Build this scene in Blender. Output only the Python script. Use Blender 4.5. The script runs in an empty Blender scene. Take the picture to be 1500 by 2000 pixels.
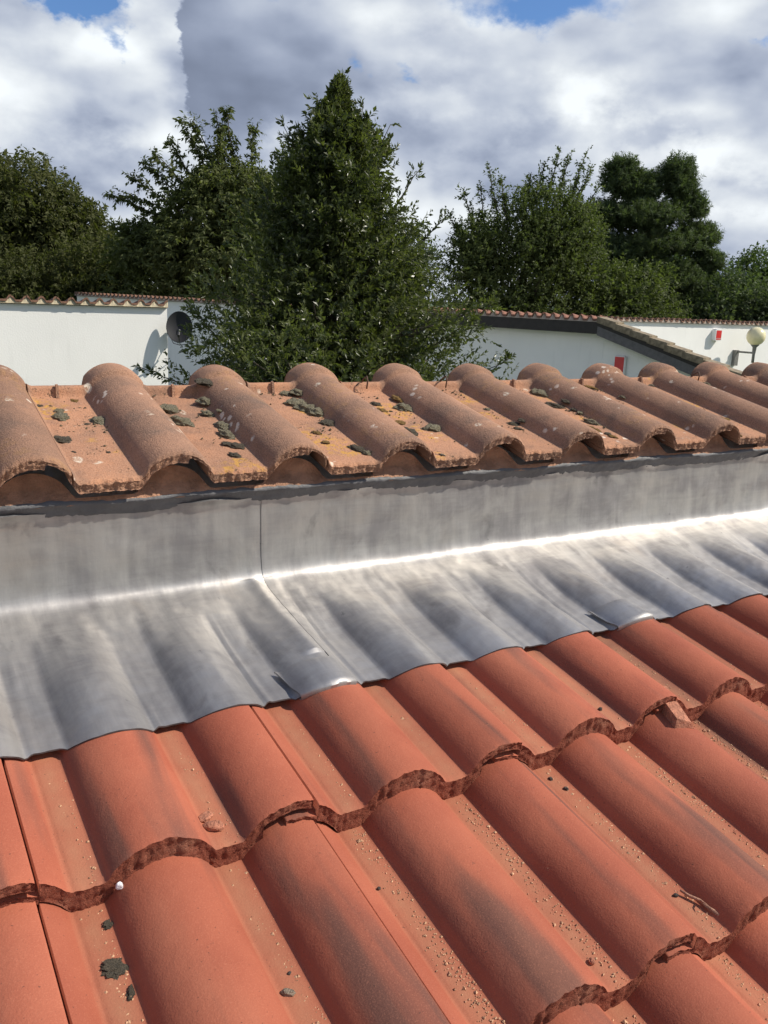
import bpy, math, random
import numpy as np
from mathutils import Matrix, Vector, noise as mnoise

rng = np.random.default_rng(7)
random.seed(7)
scene = bpy.context.scene
COL = scene.collection
R = math.radians

# ------------------------------------------------------------------ camera
cam_data = bpy.data.cameras.new('camera')
cam = bpy.data.objects.new('camera', cam_data)
COL.objects.link(cam)
FW = Vector((0.511116, 0.826377, -0.236350))
RT = Vector((0.854826, -0.517407, 0.039525))
UP = Vector((0.089626, 0.222240, 0.970864))
m = Matrix((RT, UP, -FW)).transposed().to_4x4()
m.translation = Vector((-0.148846, -0.799613, 0.614865))
cam.matrix_world = m
cam_data.sensor_fit = 'VERTICAL'
cam_data.sensor_height = 36.0
cam_data.sensor_width = 27.0
cam_data.lens = 1721.33 / 2000 * 36.0
cam_data.clip_start = 0.02
cam_data.clip_end = 3000
scene.camera = cam

# ------------------------------------------------------------------ light
SUN_EL, SUN_AZ = R(43), R(120)          # azimuth clockwise from +Y
sun_dir = Vector((math.sin(SUN_AZ) * math.cos(SUN_EL), math.cos(SUN_AZ) * math.cos(SUN_EL), math.sin(SUN_EL)))
sd = bpy.data.lights.new('sun', 'SUN')
sd.energy = 5.0
sd.angle = R(0.55)
sd.color = (1.0, 0.935, 0.825)
so = bpy.data.objects.new('sun', sd)
so.rotation_euler = sun_dir.to_track_quat('Z', 'Y').to_euler()
so.location = (10, -20, 20)
COL.objects.link(so)
scene.view_settings.view_transform = 'Standard'
scene.view_settings.look = 'None'
scene.view_settings.exposure = 0.12
scene.view_settings.gamma = 1.0
scene.view_settings.use_curve_mapping = False


# ------------------------------------------------------------------ node helper
class NT:
    def __init__(self, tree):
        self.t = tree
        tree.nodes.clear()

    def n(self, typ, **kw):
        nd = self.t.nodes.new(typ)
        for k, v in kw.items():
            if k == 'ins':
                for a, b in v.items():
                    self.put(nd.inputs[a], b)
            else:
                setattr(nd, k, v)
        return nd

    def put(self, sock, v):
        if isinstance(v, bpy.types.NodeSocket):
            self.t.links.new(v, sock)
        elif isinstance(v, (tuple, list)) and sock.type == 'RGBA' and len(v) == 3:
            sock.default_value = (*v, 1)
        else:
            sock.default_value = v

    def m(self, op, a, b=None, c=None, clamp=False):
        nd = self.t.nodes.new('ShaderNodeMath')
        nd.operation = op
        nd.use_clamp = clamp
        for i, v in enumerate((a, b, c)):
            if v is not None:
                self.put(nd.inputs[i], v)
        return nd.outputs[0]

    def rng(self, v, a, b, c=0.0, d=1.0, smooth=True):
        nd = self.t.nodes.new('ShaderNodeMapRange')
        nd.interpolation_type = 'SMOOTHSTEP' if smooth else 'LINEAR'
        for i, x in enumerate((v, a, b, c, d)):
            self.put(nd.inputs[i], x)
        return nd.outputs[0]

    def mix(self, f, a, b, blend='MIX'):
        nd = self.t.nodes.new('ShaderNodeMix')
        nd.data_type = 'RGBA'
        nd.blend_type = blend
        self.put(nd.inputs[0], f)
        self.put(nd.inputs[6], a)
        self.put(nd.inputs[7], b)
        return nd.outputs[2]

    def noise(self, vec, scale, detail=4, rough=0.5, dist=0.0, out=0):
        nd = self.n('ShaderNodeTexNoise')
        self.put(nd.inputs['Vector'], vec)
        nd.inputs['Scale'].default_value = scale
        nd.inputs['Detail'].default_value = detail
        nd.inputs['Roughness'].default_value = rough
        nd.inputs['Distortion'].default_value = dist
        return nd.outputs[out]

    def vec(self, v, scale=(1, 1, 1), loc=(0, 0, 0)):
        nd = self.n('ShaderNodeMapping')
        self.put(nd.inputs[0], v)
        self.put(nd.inputs[1], loc)
        nd.inputs[3].default_value = scale
        return nd.outputs[0]


# ------------------------------------------------------------------ sky
world = bpy.data.worlds.new('World')
scene.world = world
world.use_nodes = True
w = NT(world.node_tree)
sky = w.n('ShaderNodeTexSky', sky_type='NISHITA')
sky.sun_disc = False
sky.sun_elevation = SUN_EL
sky.sun_rotation = SUN_AZ
sky.air_density = 1.0
sky.dust_density = 0.6
sky.ozone_density = 2.0
tc = w.n('ShaderNodeTexCoord')
d = tc.outputs['Generated']
sep = w.n('ShaderNodeSeparateXYZ', ins={0: d})
az = w.m('DEGREES', w.m('ARCTAN2', sep.outputs[0], sep.outputs[1]))
el = w.m('DEGREES', w.m('ARCSINE', sep.outputs[2]))
ds = w.vec(d, (1, 1, 1.5))
wn = w.noise(ds, 16, 5, 0.55, out=1)
wsep = w.n('ShaderNodeSeparateColor', ins={0: wn})
wf = w.noise(ds, 60, 6, 0.6, out=1)
wfs = w.n('ShaderNodeSeparateColor', ins={0: wf})
off_a = w.m('ADD', w.m('MULTIPLY', w.m('SUBTRACT', wsep.outputs[0], 0.5), 5.0), w.m('MULTIPLY', w.m('SUBTRACT', wfs.outputs[0], 0.5), 2.6))
off_e = w.m('ADD', w.m('MULTIPLY', w.m('SUBTRACT', wsep.outputs[1], 0.5), 3.5), w.m('MULTIPLY', w.m('SUBTRACT', wfs.outputs[1], 0.5), 1.2))
azw = w.m('ADD', az, off_a)
elw = w.m('ADD', el, off_e)


def blob(a0, e0, sa, se, amp):
    x = w.m('DIVIDE', w.m('SUBTRACT', azw, a0), sa)
    y = w.m('DIVIDE', w.m('SUBTRACT', elw, e0), se)
    r2 = w.m('ADD', w.m('MULTIPLY', x, x), w.m('MULTIPLY', y, y))
    return w.m('MULTIPLY', w.m('EXPONENT', w.m('MULTIPLY', r2, -1.0)), amp)


n1 = w.noise(w.vec(d, (1, 1, 1.9)), 6.5, 4, 0.45, 0.0)
# billows: density minus the density a little nearer the sun gives lit tops and shaded undersides
pa = w.vec(d, (1, 1, 1.7), (3.1, 1.7, 0.4))
pb = w.vec(d, (1, 1, 1.7), (3.1 + 0.006, 1.7 - 0.004, 0.4 + 0.020))
ba = w.noise(pa, 9, 5, 0.45, 0.0)
bb = w.noise(pb, 9, 5, 0.45, 0.0)
pc = w.vec(d, (1, 1, 1.8), (8.4, 0.3, 2.2))
pd_ = w.vec(d, (1, 1, 1.8), (8.4 + 0.012, 0.3 - 0.008, 2.2 + 0.045))
bc = w.noise(pc, 4.5, 3, 0.42, 0.0)
bd = w.noise(pd_, 4.5, 3, 0.42, 0.0)
lum = w.rng(n1, 0.34, 0.66, 0.50, 0.76, smooth=False)
lum = w.m('ADD', lum, w.m('MULTIPLY', w.m('SUBTRACT', ba, bb), 0.70))
lum = w.m('ADD', lum, w.m('MULTIPLY', w.m('SUBTRACT', bc, bd), 1.9))
for f in [(12.5, 11.2, 6, 2.2, 0.16), (11.5, 7.0, 4.5, 1.6, -0.22), (16.5, 12.5, 3.0, 4.0, 0.12), (17, 8.6, 2.2, 1.1, 0.14),
          (33.6, 11.2, 3.2, 1.5, 0.24), (42.8, 12.0, 2.6, 1.2, 0.25), (24.6, 8.6, 1.5, 1.0, 0.40), (36, 7.6, 3, 1.2, 0.2),
          (46.5, 10.1, 4.5, 0.7, -0.18), (40, 9.9, 2.0, 0.9, -0.14), (52, 6.7, 5, 1.1, -0.26), (33, 14.6, 4, 0.9, -0.10),
          (50, 8.9, 3, 0.9, 0.12), (31, 15.8, 3, 1.2, 0.12)]:
    lum = w.m('ADD', lum, blob(*f))
# the towering slate cloud with a hard left edge
edge_a = w.m('ADD', w.m('ADD', az, w.m('MULTIPLY', off_a, 0.55)), w.m('MULTIPLY', w.m('SUBTRACT', el, 12.0), 0.10))
# edge bends to the right towards its foot
bend = w.m('MULTIPLY', w.m('POWER', w.m('MAXIMUM', w.m('SUBTRACT', 12.0, el), 0.0), 1.7), 0.07)
edge = w.m('SUBTRACT', w.m('SUBTRACT', edge_a, 19.1), bend)
step_ = w.rng(edge, -0.12, 0.22)
fall = w.m('EXPONENT', w.m('MULTIPLY', w.m('MAXIMUM', edge, 0.0), -0.10))
foot = w.rng(elw, 5.6, 9.0)
slate = w.m('MULTIPLY', w.m('MULTIPLY', step_, fall), foot, clamp=True)
far_side = w.rng(az, 60, 90, 1.0, 0.0)
slate = w.m('MULTIPLY', slate, far_side)
lum = w.m('ADD', w.m('MULTIPLY', lum, w.m('SUBTRACT', 1.0, w.m('MULTIPLY', slate, 0.80))), w.m('MULTIPLY', slate, 0.19))
lum = w.m('MINIMUM', w.m('MAXIMUM', lum, 0.16), 0.93)
tint = w.mix(w.rng(lum, 0.20, 0.88), (0.72, 0.86, 1.20), (0.95, 1.0, 1.04))
cloud = w.mix(1.0, tint, w.n('ShaderNodeCombineColor', ins={0: lum, 1: lum, 2: lum}).outputs[0], 'MULTIPLY')
nh = w.noise(w.vec(d, (1, 1, 1.6), (7.3, 2.2, 5.1)), 3.2, 7, 0.55, 0.2)
hole = w.rng(w.m('ADD', nh, w.rng(el, 13, 36, 0.0, 0.23)), 0.60, 0.70)
for f in [(13.0, 15.3, 2.6, 1.2, 1.8), (15.6, 13.4, 0.8, 0.7, 0.6), (39.8, 16.5, 5.5, 1.4, 1.0), (52.4, 14.6, 1.4, 0.6, 0.6)]:
    hole = w.m('ADD', hole, blob(*f))
hole = w.rng(hole, 0.25, 0.85)
blue = w.mix(1.0, sky.outputs[0], (0.068, 0.090, 0.120), 'MULTIPLY')
skycol = w.mix(hole, cloud, blue)
bg = w.n('ShaderNodeBackground', ins={0: skycol, 1: 1.0})
w.t.links.new(bg.outputs[0], w.n('ShaderNodeOutputWorld').inputs[0])


# ------------------------------------------------------------------ materials
def material(name):
    mt = bpy.data.materials.new(name)
    mt.use_nodes = True
    nt = NT(mt.node_tree)
    out = nt.n('ShaderNodeOutputMaterial')
    bs = nt.n('ShaderNodeBsdfPrincipled')
    nt.t.links.new(bs.outputs[0], out.inputs[0])
    return mt, nt, bs


def bump(nt, bs, h, strength, dist):
    b = nt.n('ShaderNodeBump', ins={'Height': h, 'Strength': strength, 'Distance': dist})
    nt.t.links.new(b.outputs[0], bs.inputs['Normal'])


def simple(name, col, rough=0.7, var=0.15, scale=8.0, bmp=0.0, bscale=60, metallic=0.0):
    mt, nt, bs = material(name)
    tcn = nt.n('ShaderNodeTexCoord').outputs['Object']
    nz = nt.noise(tcn, scale, 6, 0.6)
    c2 = tuple(max(0, c * (1 - var)) for c in col)
    c3 = tuple(c * (1 + var) for c in col)
    nt.put(bs.inputs['Base Color'], nt.mix(nt.rng(nz, 0.3, 0.7), c2, c3))
    bs.inputs['Roughness'].default_value = rough
    bs.inputs['Metallic'].default_value = metallic
    if bmp:
        bump(nt, bs, nt.noise(tcn, bscale, 5, 0.6), bmp, 0.01)
    return mt


def mat_new_tile():
    mt, nt, bs = material('new_concrete_tile')
    tcn = nt.n('ShaderNodeTexCoord').outputs['Object']
    oi = nt.n('ShaderNodeObjectInfo')
    rnd = oi.outputs['Random']
    shift = nt.n('ShaderNodeVectorMath', operation='ADD')
    nt.put(shift.inputs[0], tcn)
    cmb = nt.n('ShaderNodeCombineXYZ', ins={0: nt.m('MULTIPLY', rnd, 37.0), 1: nt.m('MULTIPLY', rnd, 11.0), 2: 0.0})
    nt.put(shift.inputs[1], cmb.outputs[0])
    v = shift.outputs[0]
    nl = nt.noise(v, 7, 5, 0.55)
    col = nt.mix(nt.rng(nl, 0.3, 0.7), (0.295, 0.079, 0.044), (0.36, 0.107, 0.060))
    # firing bloom: long grey-brown smudges that run down the tile
    st = nt.noise(nt.vec(v, (15, 1.6, 4)), 1.0, 4, 0.5, 0.3)
    col = nt.mix(nt.m('MULTIPLY', nt.rng(st, 0.51, 0.68), 0.76), col, (0.085, 0.050, 0.040))
    # pale bloom
    pl = nt.noise(nt.vec(v, (9, 3.0, 4), (4, 8, 1)), 1.0, 4, 0.5)
    col = nt.mix(nt.m('MULTIPLY', nt.rng(pl, 0.52, 0.75), 0.22), col, (0.46, 0.19, 0.11))
    at = nt.n('ShaderNodeAttribute', attribute_name='pan')
    dust = nt.m('MULTIPLY', at.outputs['Fac'], nt.rng(nt.noise(v, 23, 6, 0.65), 0.25, 0.75, 0.40, 0.95))
    col = nt.mix(nt.m('MULTIPLY', dust, 0.85), col, (0.36, 0.165, 0.092))
    # fine pepper
    pp = nt.noise(v, 700, 2, 0.5)
    col = nt.mix(nt.rng(pp, 0.50, 0.75, 0.0, 0.22), col, (0.55, 0.22, 0.13))
    pd = nt.noise(v, 240, 3, 0.6)
    col = nt.mix(nt.rng(pd, 0.66, 0.74, 0.0, 0.7), col, (0.08, 0.04, 0.03))
    hv = nt.m('MULTIPLY_ADD', rnd, 0.36, 0.84)
    hs = nt.n('ShaderNodeHueSaturation', ins={'Value': hv, 'Color': col})
    nt.put(bs.inputs['Base Color'], hs.outputs[0])
    bs.inputs['Roughness'].default_value = 0.72
    nt.put(bs.inputs['Roughness'], nt.rng(nl, 0.3, 0.7, 0.74, 0.90))
    bs.inputs['Specular IOR Level'].default_value = 0.22
    h = nt.m('ADD', nt.m('MULTIPLY', nt.noise(v, 420, 3, 0.6), 0.5), nt.m('MULTIPLY', nt.noise(v, 60, 4, 0.5), 0.9))
    bump(nt, bs, h, 0.42, 0.002)
    return mt


def mat_new_break():
    mt, nt, bs = material('new_tile_cut_end')
    tcn = nt.n('ShaderNodeTexCoord').outputs['Object']
    nz = nt.noise(tcn, 330, 5, 0.7)
    col = nt.mix(nt.rng(nz, 0.32, 0.70), (0.18, 0.052, 0.032), (0.35, 0.108, 0.064))
    col = nt.mix(nt.m('MULTIPLY', nt.rng(nt.noise(tcn, 14, 4, 0.6), 0.50, 0.72), 0.4), col, (0.40, 0.20, 0.13))
    nt.put(bs.inputs['Base Color'], col)
    bs.inputs['Roughness'].default_value = 0.92
    bs.inputs['Specular IOR Level'].default_value = 0.2
    bump(nt, bs, nt.noise(tcn, 360, 5, 0.75), 1.0, 0.0035)
    return mt


def mat_old_tile(cut=False):
    mt, nt, bs = material('old_concrete_tile_end' if cut else 'old_concrete_tile')
    tcn = nt.n('ShaderNodeTexCoord').outputs['Object']
    rnd = nt.n('ShaderNodeObjectInfo').outputs['Random']
    shift = nt.n('ShaderNodeVectorMath', operation='ADD')
    nt.put(shift.inputs[0], tcn)
    cmb = nt.n('ShaderNodeCombineXYZ', ins={0: nt.m('MULTIPLY', rnd, 29.0), 1: nt.m('MULTIPLY', rnd, 13.0), 2: nt.m('MULTIPLY', rnd, 5.0)})
    nt.put(shift.inputs[1], cmb.outputs[0])
    v = shift.outputs[0]
    big = nt.noise(v, 6.5, 5, 0.6)
    col = nt.mix(nt.rng(big, 0.32, 0.68), (0.215, 0.125, 0.084), (0.35, 0.190, 0.118))
    at = nt.n('ShaderNodeAttribute', attribute_name='pan')
    pan = at.outputs['Fac']
    col = nt.mix(nt.m('MULTIPLY', pan, nt.rng(nt.noise(v, 17, 5, 0.6), 0.3, 0.7, 0.35, 0.9)), col, (0.46, 0.225, 0.125))
    # grey weathering on the crowns
    gw = nt.m('MULTIPLY', nt.rng(nt.noise(v, 11, 6, 0.65), 0.48, 0.72), 0.62)
    col = nt.mix(gw, col, (0.13, 0.095, 0.075))
    # sand grains
    gr = nt.noise(v, 520, 2, 0.5)
    col = nt.mix(nt.rng(gr, 0.48, 0.66, 0.0, 0.35), col, (0.50, 0.30, 0.20))
    gd = nt.noise(v, 330, 3, 0.6)
    col = nt.mix(nt.rng(gd, 0.52, 0.68, 0.0, 0.45), col, (0.10, 0.062, 0.046))
    if not cut:
        # yellow lichen, mostly in the pans
        ly = nt.m('MULTIPLY', nt.rng(nt.noise(v, 8.0, 3, 0.5), 0.55, 0.62), nt.rng(nt.noise(v, 75, 6, 0.7), 0.46, 0.58))
        col = nt.mix(nt.m('MULTIPLY', ly, nt.m('MULTIPLY_ADD', pan, 0.62, 0.12)), col, (0.50, 0.27, 0.05))
        # white crust lichen in small blotches
        vo = nt.n('ShaderNodeTexVoronoi', feature='F1')
        nt.put(vo.inputs['Vector'], nt.mix(0.012, v, nt.noise(v, 90, 4, 0.6, out=1)))
        vo.inputs['Scale'].default_value = 62
        lw = nt.m('MULTIPLY', nt.rng(vo.outputs['Distance'], 0.28, 0.40, 1.0, 0.0), nt.rng(nt.noise(v, 12.5, 3, 0.5), 0.61, 0.68))
        col = nt.mix(nt.m('MULTIPLY', lw, 0.85), col, (0.66, 0.55, 0.44))
        lb = nt.m('MULTIPLY', nt.rng(nt.noise(v, 15, 2, 0.5, 0.3), 0.685, 0.72), nt.rng(nt.noise(v, 120, 5, 0.7), 0.40, 0.56))
        col = nt.mix(nt.m('MULTIPLY', lb, 0.9), col, (0.62, 0.53, 0.41))
        # dark moss crumbs
        mc = nt.m('MULTIPLY', nt.rng(nt.noise(v, 20, 3, 0.5), 0.53, 0.63), nt.rng(nt.noise(v, 190, 4, 0.7), 0.56, 0.63))
        col = nt.mix(nt.m('MULTIPLY', mc, nt.m('MULTIPLY_ADD', pan, 0.6, 0.2)), col, (0.05, 0.042, 0.028))
    hs = nt.n('ShaderNodeHueSaturation', ins={'Value': nt.m('MULTIPLY_ADD', rnd, 0.25, 0.93), 'Color': col})
    nt.put(bs.inputs['Base Color'], hs.outputs[0])
    bs.inputs['Roughness'].default_value = 0.93
    bs.inputs['Specular IOR Level'].default_value = 0.2
    h = nt.m('ADD', nt.m('MULTIPLY', gr, 0.7), nt.m('ADD', nt.m('MULTIPLY', gd, 0.7), nt.m('MULTIPLY', nt.noise(v, 70, 4, 0.6), 1.0)))
    bump(nt, bs, h, 0.8 if cut else 0.55, 0.003)
    return mt


def mat_lead():
    mt, nt, bs = material('lead_sheet')
    tcn = nt.n('ShaderNodeTexCoord').outputs['Object']
    big = nt.noise(tcn, 9, 6, 0.6, 0.5)
    streak = nt.noise(nt.vec(tcn, (3.0, 30, 30)), 1.0, 6, 0.65, 0.4)
    down = nt.noise(nt.vec(tcn, (38, 3.0, 4.0)), 1.0, 6, 0.62, 0.5)
    f = nt.m('ADD', nt.m('MULTIPLY', big, 0.5), nt.m('ADD', nt.m('MULTIPLY', streak, 0.25), nt.m('MULTIPLY', down, 0.25)))
    col = nt.mix(nt.rng(f, 0.38, 0.62), (0.275, 0.262, 0.258), (0.50, 0.478, 0.448))
    warm = nt.rng(nt.noise(tcn, 6, 4, 0.55, 0.4), 0.56, 0.74)
    col = nt.mix(nt.m('MULTIPLY', warm, 0.30), col, (0.44, 0.37, 0.30))
    smudge = nt.rng(nt.noise(nt.vec(tcn, (1, 0.6, 0.8), (2, 5, 1)), 13, 5, 0.6, 0.3), 0.58, 0.72)
    col = nt.mix(nt.m('MULTIPLY', smudge, 0.55), col, (0.17, 0.160, 0.158))
    spot = nt.rng(nt.noise(tcn, 55, 3, 0.6), 0.70, 0.76)
    col = nt.mix(nt.m('MULTIPLY', spot, 0.5), col, (0.13, 0.125, 0.13))
    nt.put(bs.inputs['Base Color'], col)
    bs.inputs['Metallic'].default_value = 0.80
    nt.put(bs.inputs['Roughness'], nt.rng(nt.m('ADD', nt.m('MULTIPLY', streak, 0.5), nt.m('MULTIPLY', big, 0.5)), 0.36, 0.64, 0.62, 0.46))
    fine = nt.noise(nt.vec(tcn, (26, 520, 520)), 1.0, 4, 0.6)
    fine2 = nt.noise(nt.vec(tcn, (300, 22, 60)), 1.0, 4, 0.6)
    h = nt.m('ADD', nt.m('MULTIPLY', fine, 0.05), nt.m('ADD', nt.m('MULTIPLY', fine2, 0.06), nt.m('MULTIPLY', nt.noise(nt.vec(tcn, (26, 7, 12)), 1.0, 4, 0.5), 1.0)))
    bump(nt, bs, h, 0.22, 0.005)
    return mt


def mat_plaster(name, col):
    mt, nt, bs = material(name)
    tcn = nt.n('ShaderNodeTexCoord').outputs['Object']
    nz = nt.noise(tcn, 1.2, 6, 0.6)
    c = nt.mix(nt.rng(nz, 0.3, 0.7), tuple(x * 0.95 for x in col), col)
    dr = nt.noise(nt.vec(tcn, (5, 5, 0.6)), 1.0, 5, 0.6)
    c = nt.mix(nt.rng(dr, 0.56, 0.75, 0.0, 0.22), c, (0.55, 0.54, 0.50))
    nt.put(bs.inputs['Base Color'], c)
    bs.inputs['Roughness'].default_value = 0.9
    bs.inputs['Specular IOR Level'].default_value = 0.2
    bump(nt, bs, nt.noise(tcn, 45, 5, 0.6), 0.25, 0.01)
    return mt


def mat_leaf(name, c1, c2, rough=0.45, spec=0.4, trans=0.25, vary=3.0):
    mt, nt, bs = material(name)
    geo = nt.n('ShaderNodeNewGeometry')
    tcn = nt.n('ShaderNodeTexCoord').outputs['Object']
    r1 = geo.outputs['Random Per Island']
    nz = nt.noise(tcn, vary, 3, 0.5)
    f = nt.m('ADD', nt.m('MULTIPLY', r1, 0.55), nt.m('MULTIPLY', nt.rng(nz, 0.3, 0.7), 0.45))
    col = nt.mix(f, c1, c2)
    nt.put(bs.inputs['Base Color'], col)
    bs.inputs['Roughness'].default_value = rough
    bs.inputs['Specular IOR Level'].default_value = spec
    tr = nt.n('ShaderNodeBsdfTranslucent')
    nt.put(tr.inputs[0], nt.mix(1.0, col, (1.0, 1.15, 0.5), 'MULTIPLY'))
    mx = nt.n('ShaderNodeMixShader', ins={0: trans})
    nt.t.links.new(bs.outputs[0], mx.inputs[1])
    nt.t.links.new(tr.outputs[0], mx.inputs[2])
    out = [n for n in nt.t.nodes if n.type == 'OUTPUT_MATERIAL'][0]
    nt.t.links.new(mx.outputs[0], out.inputs[0])
    return mt


M = {
    'new': mat_new_tile(), 'new_cut': mat_new_break(),
    'old': mat_old_tile(), 'old_cut': mat_old_tile(True),
    'lead': mat_lead(),
    'lead_edge': simple('lead_cut_edge', (0.12, 0.115, 0.115), 0.65, 0.3, 60, metallic=0.5),
    'mortar': simple('brown_mortar', (0.36, 0.195, 0.120), 0.95, 0.30, 25, 0.6, 140),
    'sealant': simple('grey_sealant', (0.11, 0.108, 0.110), 0.6, 0.15, 30, 0.3, 60),
    'deck': simple('roof_underlay', (0.045, 0.04, 0.038), 0.9, 0.2, 5),
    'wall': mat_plaster('white_render', (0.88, 0.865, 0.82)),
    'cope': simple('far_clay_tile', (0.155, 0.080, 0.050), 0.9, 0.40, 14, 0.5, 60),
    'cope_red': simple('far_red_tile', (0.19, 0.088, 0.058), 0.9, 0.40, 9, 0.5, 60),
    'cream': simple('cream_mortar', (0.52, 0.44, 0.30), 0.95, 0.25, 9, 0.5, 60),
    'palemortar': simple('pale_mortar', (0.42, 0.34, 0.28), 0.95, 0.35, 5, 0.5, 60),
    'fascia': simple('dark_brown_board', (0.030, 0.025, 0.022), 0.75, 0.2, 12),
    'barge': simple('slate_grey_board', (0.12, 0.112, 0.110), 0.75, 0.15, 12),
    'lichen_tile': simple('lichened_verge_tile', (0.22, 0.175, 0.115), 0.95, 0.45, 10, 0.6, 60),
    'dish': simple('dark_grey_paint', (0.012, 0.012, 0.014), 0.7, 0.08, 9),
    'black': simple('black_plastic', (0.015, 0.015, 0.016), 0.5, 0.1, 9),
    'metal_grey': simple('galvanised_bracket', (0.17, 0.165, 0.15), 0.6, 0.15, 20),
    'globe': simple('yellowed_acrylic', (0.74, 0.66, 0.40), 0.25, 0.10, 4),
    'boxwhite': simple('white_plastic', (0.78, 0.77, 0.75), 0.4, 0.03, 9),
    'red': simple('red_print', (0.62, 0.025, 0.025), 0.4, 0.06, 9),
    'moss': simple('grey_green_moss', (0.33, 0.29, 0.19), 1.0, 0.6, 9, 0.9, 30),
    'crumb': simple('moss_crumb', (0.10, 0.075, 0.042), 1.0, 0.6, 150),
    'moss_y': simple('ochre_moss', (0.34, 0.20, 0.060), 1.0, 0.5, 9, 0.9, 30),
    'moss_dark': simple('black_moss', (0.14, 0.115, 0.078), 1.0, 0.6, 9, 0.9, 30),
    'moss_pale': simple('pale_lichen', (0.36, 0.29, 0.21), 1.0, 0.3, 180, 0.9, 600),
    'grit': simple('mortar_grit', (0.46, 0.27, 0.155), 0.95, 0.55, 300, 0.0),
    'chip': simple('tile_chip', (0.42, 0.17, 0.10), 0.95, 0.3, 120, 0.6, 300),
    'pebble': simple('dark_pebble', (0.07, 0.055, 0.045), 0.95, 0.4, 120, 0.6, 300),
    'paint': simple('white_drip', (0.75, 0.74, 0.76), 0.5, 0.1, 60),
    'twig': simple('dry_twig', (0.33, 0.17, 0.11), 0.95, 0.3, 90, 0.6, 200),
    'wire': simple('rusty_wire', (0.10, 0.055, 0.035), 0.8, 0.3, 60),
    'bark': simple('tree_bark', (0.095, 0.075, 0.055), 0.95, 0.35, 14, 0.6, 30),
    'pine_bark': simple('red_pine_bark', (0.16, 0.080, 0.050), 0.95, 0.35, 10, 0.6, 30),
    'grass': simple('rough_grass', (0.055, 0.085, 0.028), 0.95, 0.4, 0.8),
    'laurel': mat_leaf('laurel_leaf', (0.045, 0.058, 0.022), (0.151, 0.168, 0.058), 0.34, 0.45, 0.46, 2.5),
    'cherry': mat_leaf('cherry_leaf', (0.066, 0.082, 0.029), (0.171, 0.188, 0.066), 0.6, 0.25, 0.46, 0.8),
    'chestnut': mat_leaf('chestnut_leaf', (0.058, 0.066, 0.024), (0.132, 0.138, 0.047), 0.62, 0.2, 0.46, 0.7),
    'birch': mat_leaf('hornbeam_leaf', (0.056, 0.076, 0.027), (0.148, 0.179, 0.060), 0.6, 0.25, 0.46, 0.8),
    'pine': mat_leaf('pine_needle', (0.053, 0.080, 0.037), (0.139, 0.175, 0.080), 0.6, 0.25, 0.46, 0.8),
    'wood': mat_leaf('far_foliage', (0.055, 0.083, 0.026), (0.132, 0.182, 0.055), 0.55, 0.25, 0.40, 0.6),
}


# ------------------------------------------------------------------ mesh helpers
def link(o, parent=None):
    COL.objects.link(o)
    if parent is not None:
        o.parent = parent
    return o


def tag(o, label=None, cat=None, group=None, kind=None):
    for k, v in (('label', label), ('category', cat), ('group', group), ('kind', kind)):
        if v:
            o[k] = v
    return o


def empty(name, loc=(0, 0, 0), rot=(0, 0, 0)):
    o = bpy.data.objects.new(name, None)
    o.location = loc
    o.rotation_euler = rot
    o.empty_display_size = 0.1
    return link(o)


def mesh(name, V, F, mats, smooth=True, idx=None):
    """V (n,3) array; F list of equal-size index arrays (each (k, 3 or 4))."""
    V = np.asarray(V, dtype=np.float32)
    if isinstance(F, np.ndarray):
        F = [F]
    me = bpy.data.meshes.new(name)
    me.vertices.add(len(V))
    me.vertices.foreach_set('co', V.ravel())
    loops = np.concatenate([np.asarray(f, dtype=np.int32).ravel() for f in F])
    tot = np.concatenate([np.full(len(f), np.asarray(f).shape[1], dtype=np.int32) for f in F])
    start = np.concatenate([[0], np.cumsum(tot)[:-1]]).astype(np.int32)
    me.loops.add(len(loops))
    me.loops.foreach_set('vertex_index', loops)
    me.polygons.add(len(tot))
    me.polygons.foreach_set('loop_start', start)
    me.polygons.foreach_set('loop_total', tot)
    if idx is not None:
        me.polygons.foreach_set('material_index', np.asarray(idx, dtype=np.int32))
    me.polygons.foreach_set('use_smooth', np.full(len(tot), smooth) if isinstance(smooth, bool) else np.asarray(smooth))
    if not isinstance(mats, (list, tuple)):
        mats = [mats]
    for x in mats:
        me.materials.append(x)
    me.update(calc_edges=True)
    return me


def obj(name, me, parent=None, loc=None, rot=None):
    o = bpy.data.objects.new(name, me)
    if loc is not None:
        o.location = loc
    if rot is not None:
        o.rotation_euler = rot
    return link(o, parent)


def grid_faces(nr, nc, off=0, flip=False):
    i = np.arange(nr - 1)[:, None] * nc + np.arange(nc - 1)[None, :] + off
    q = np.stack([i, i + 1, i + nc + 1, i + nc], -1).reshape(-1, 4)
    return q[:, ::-1] if flip else q


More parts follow.
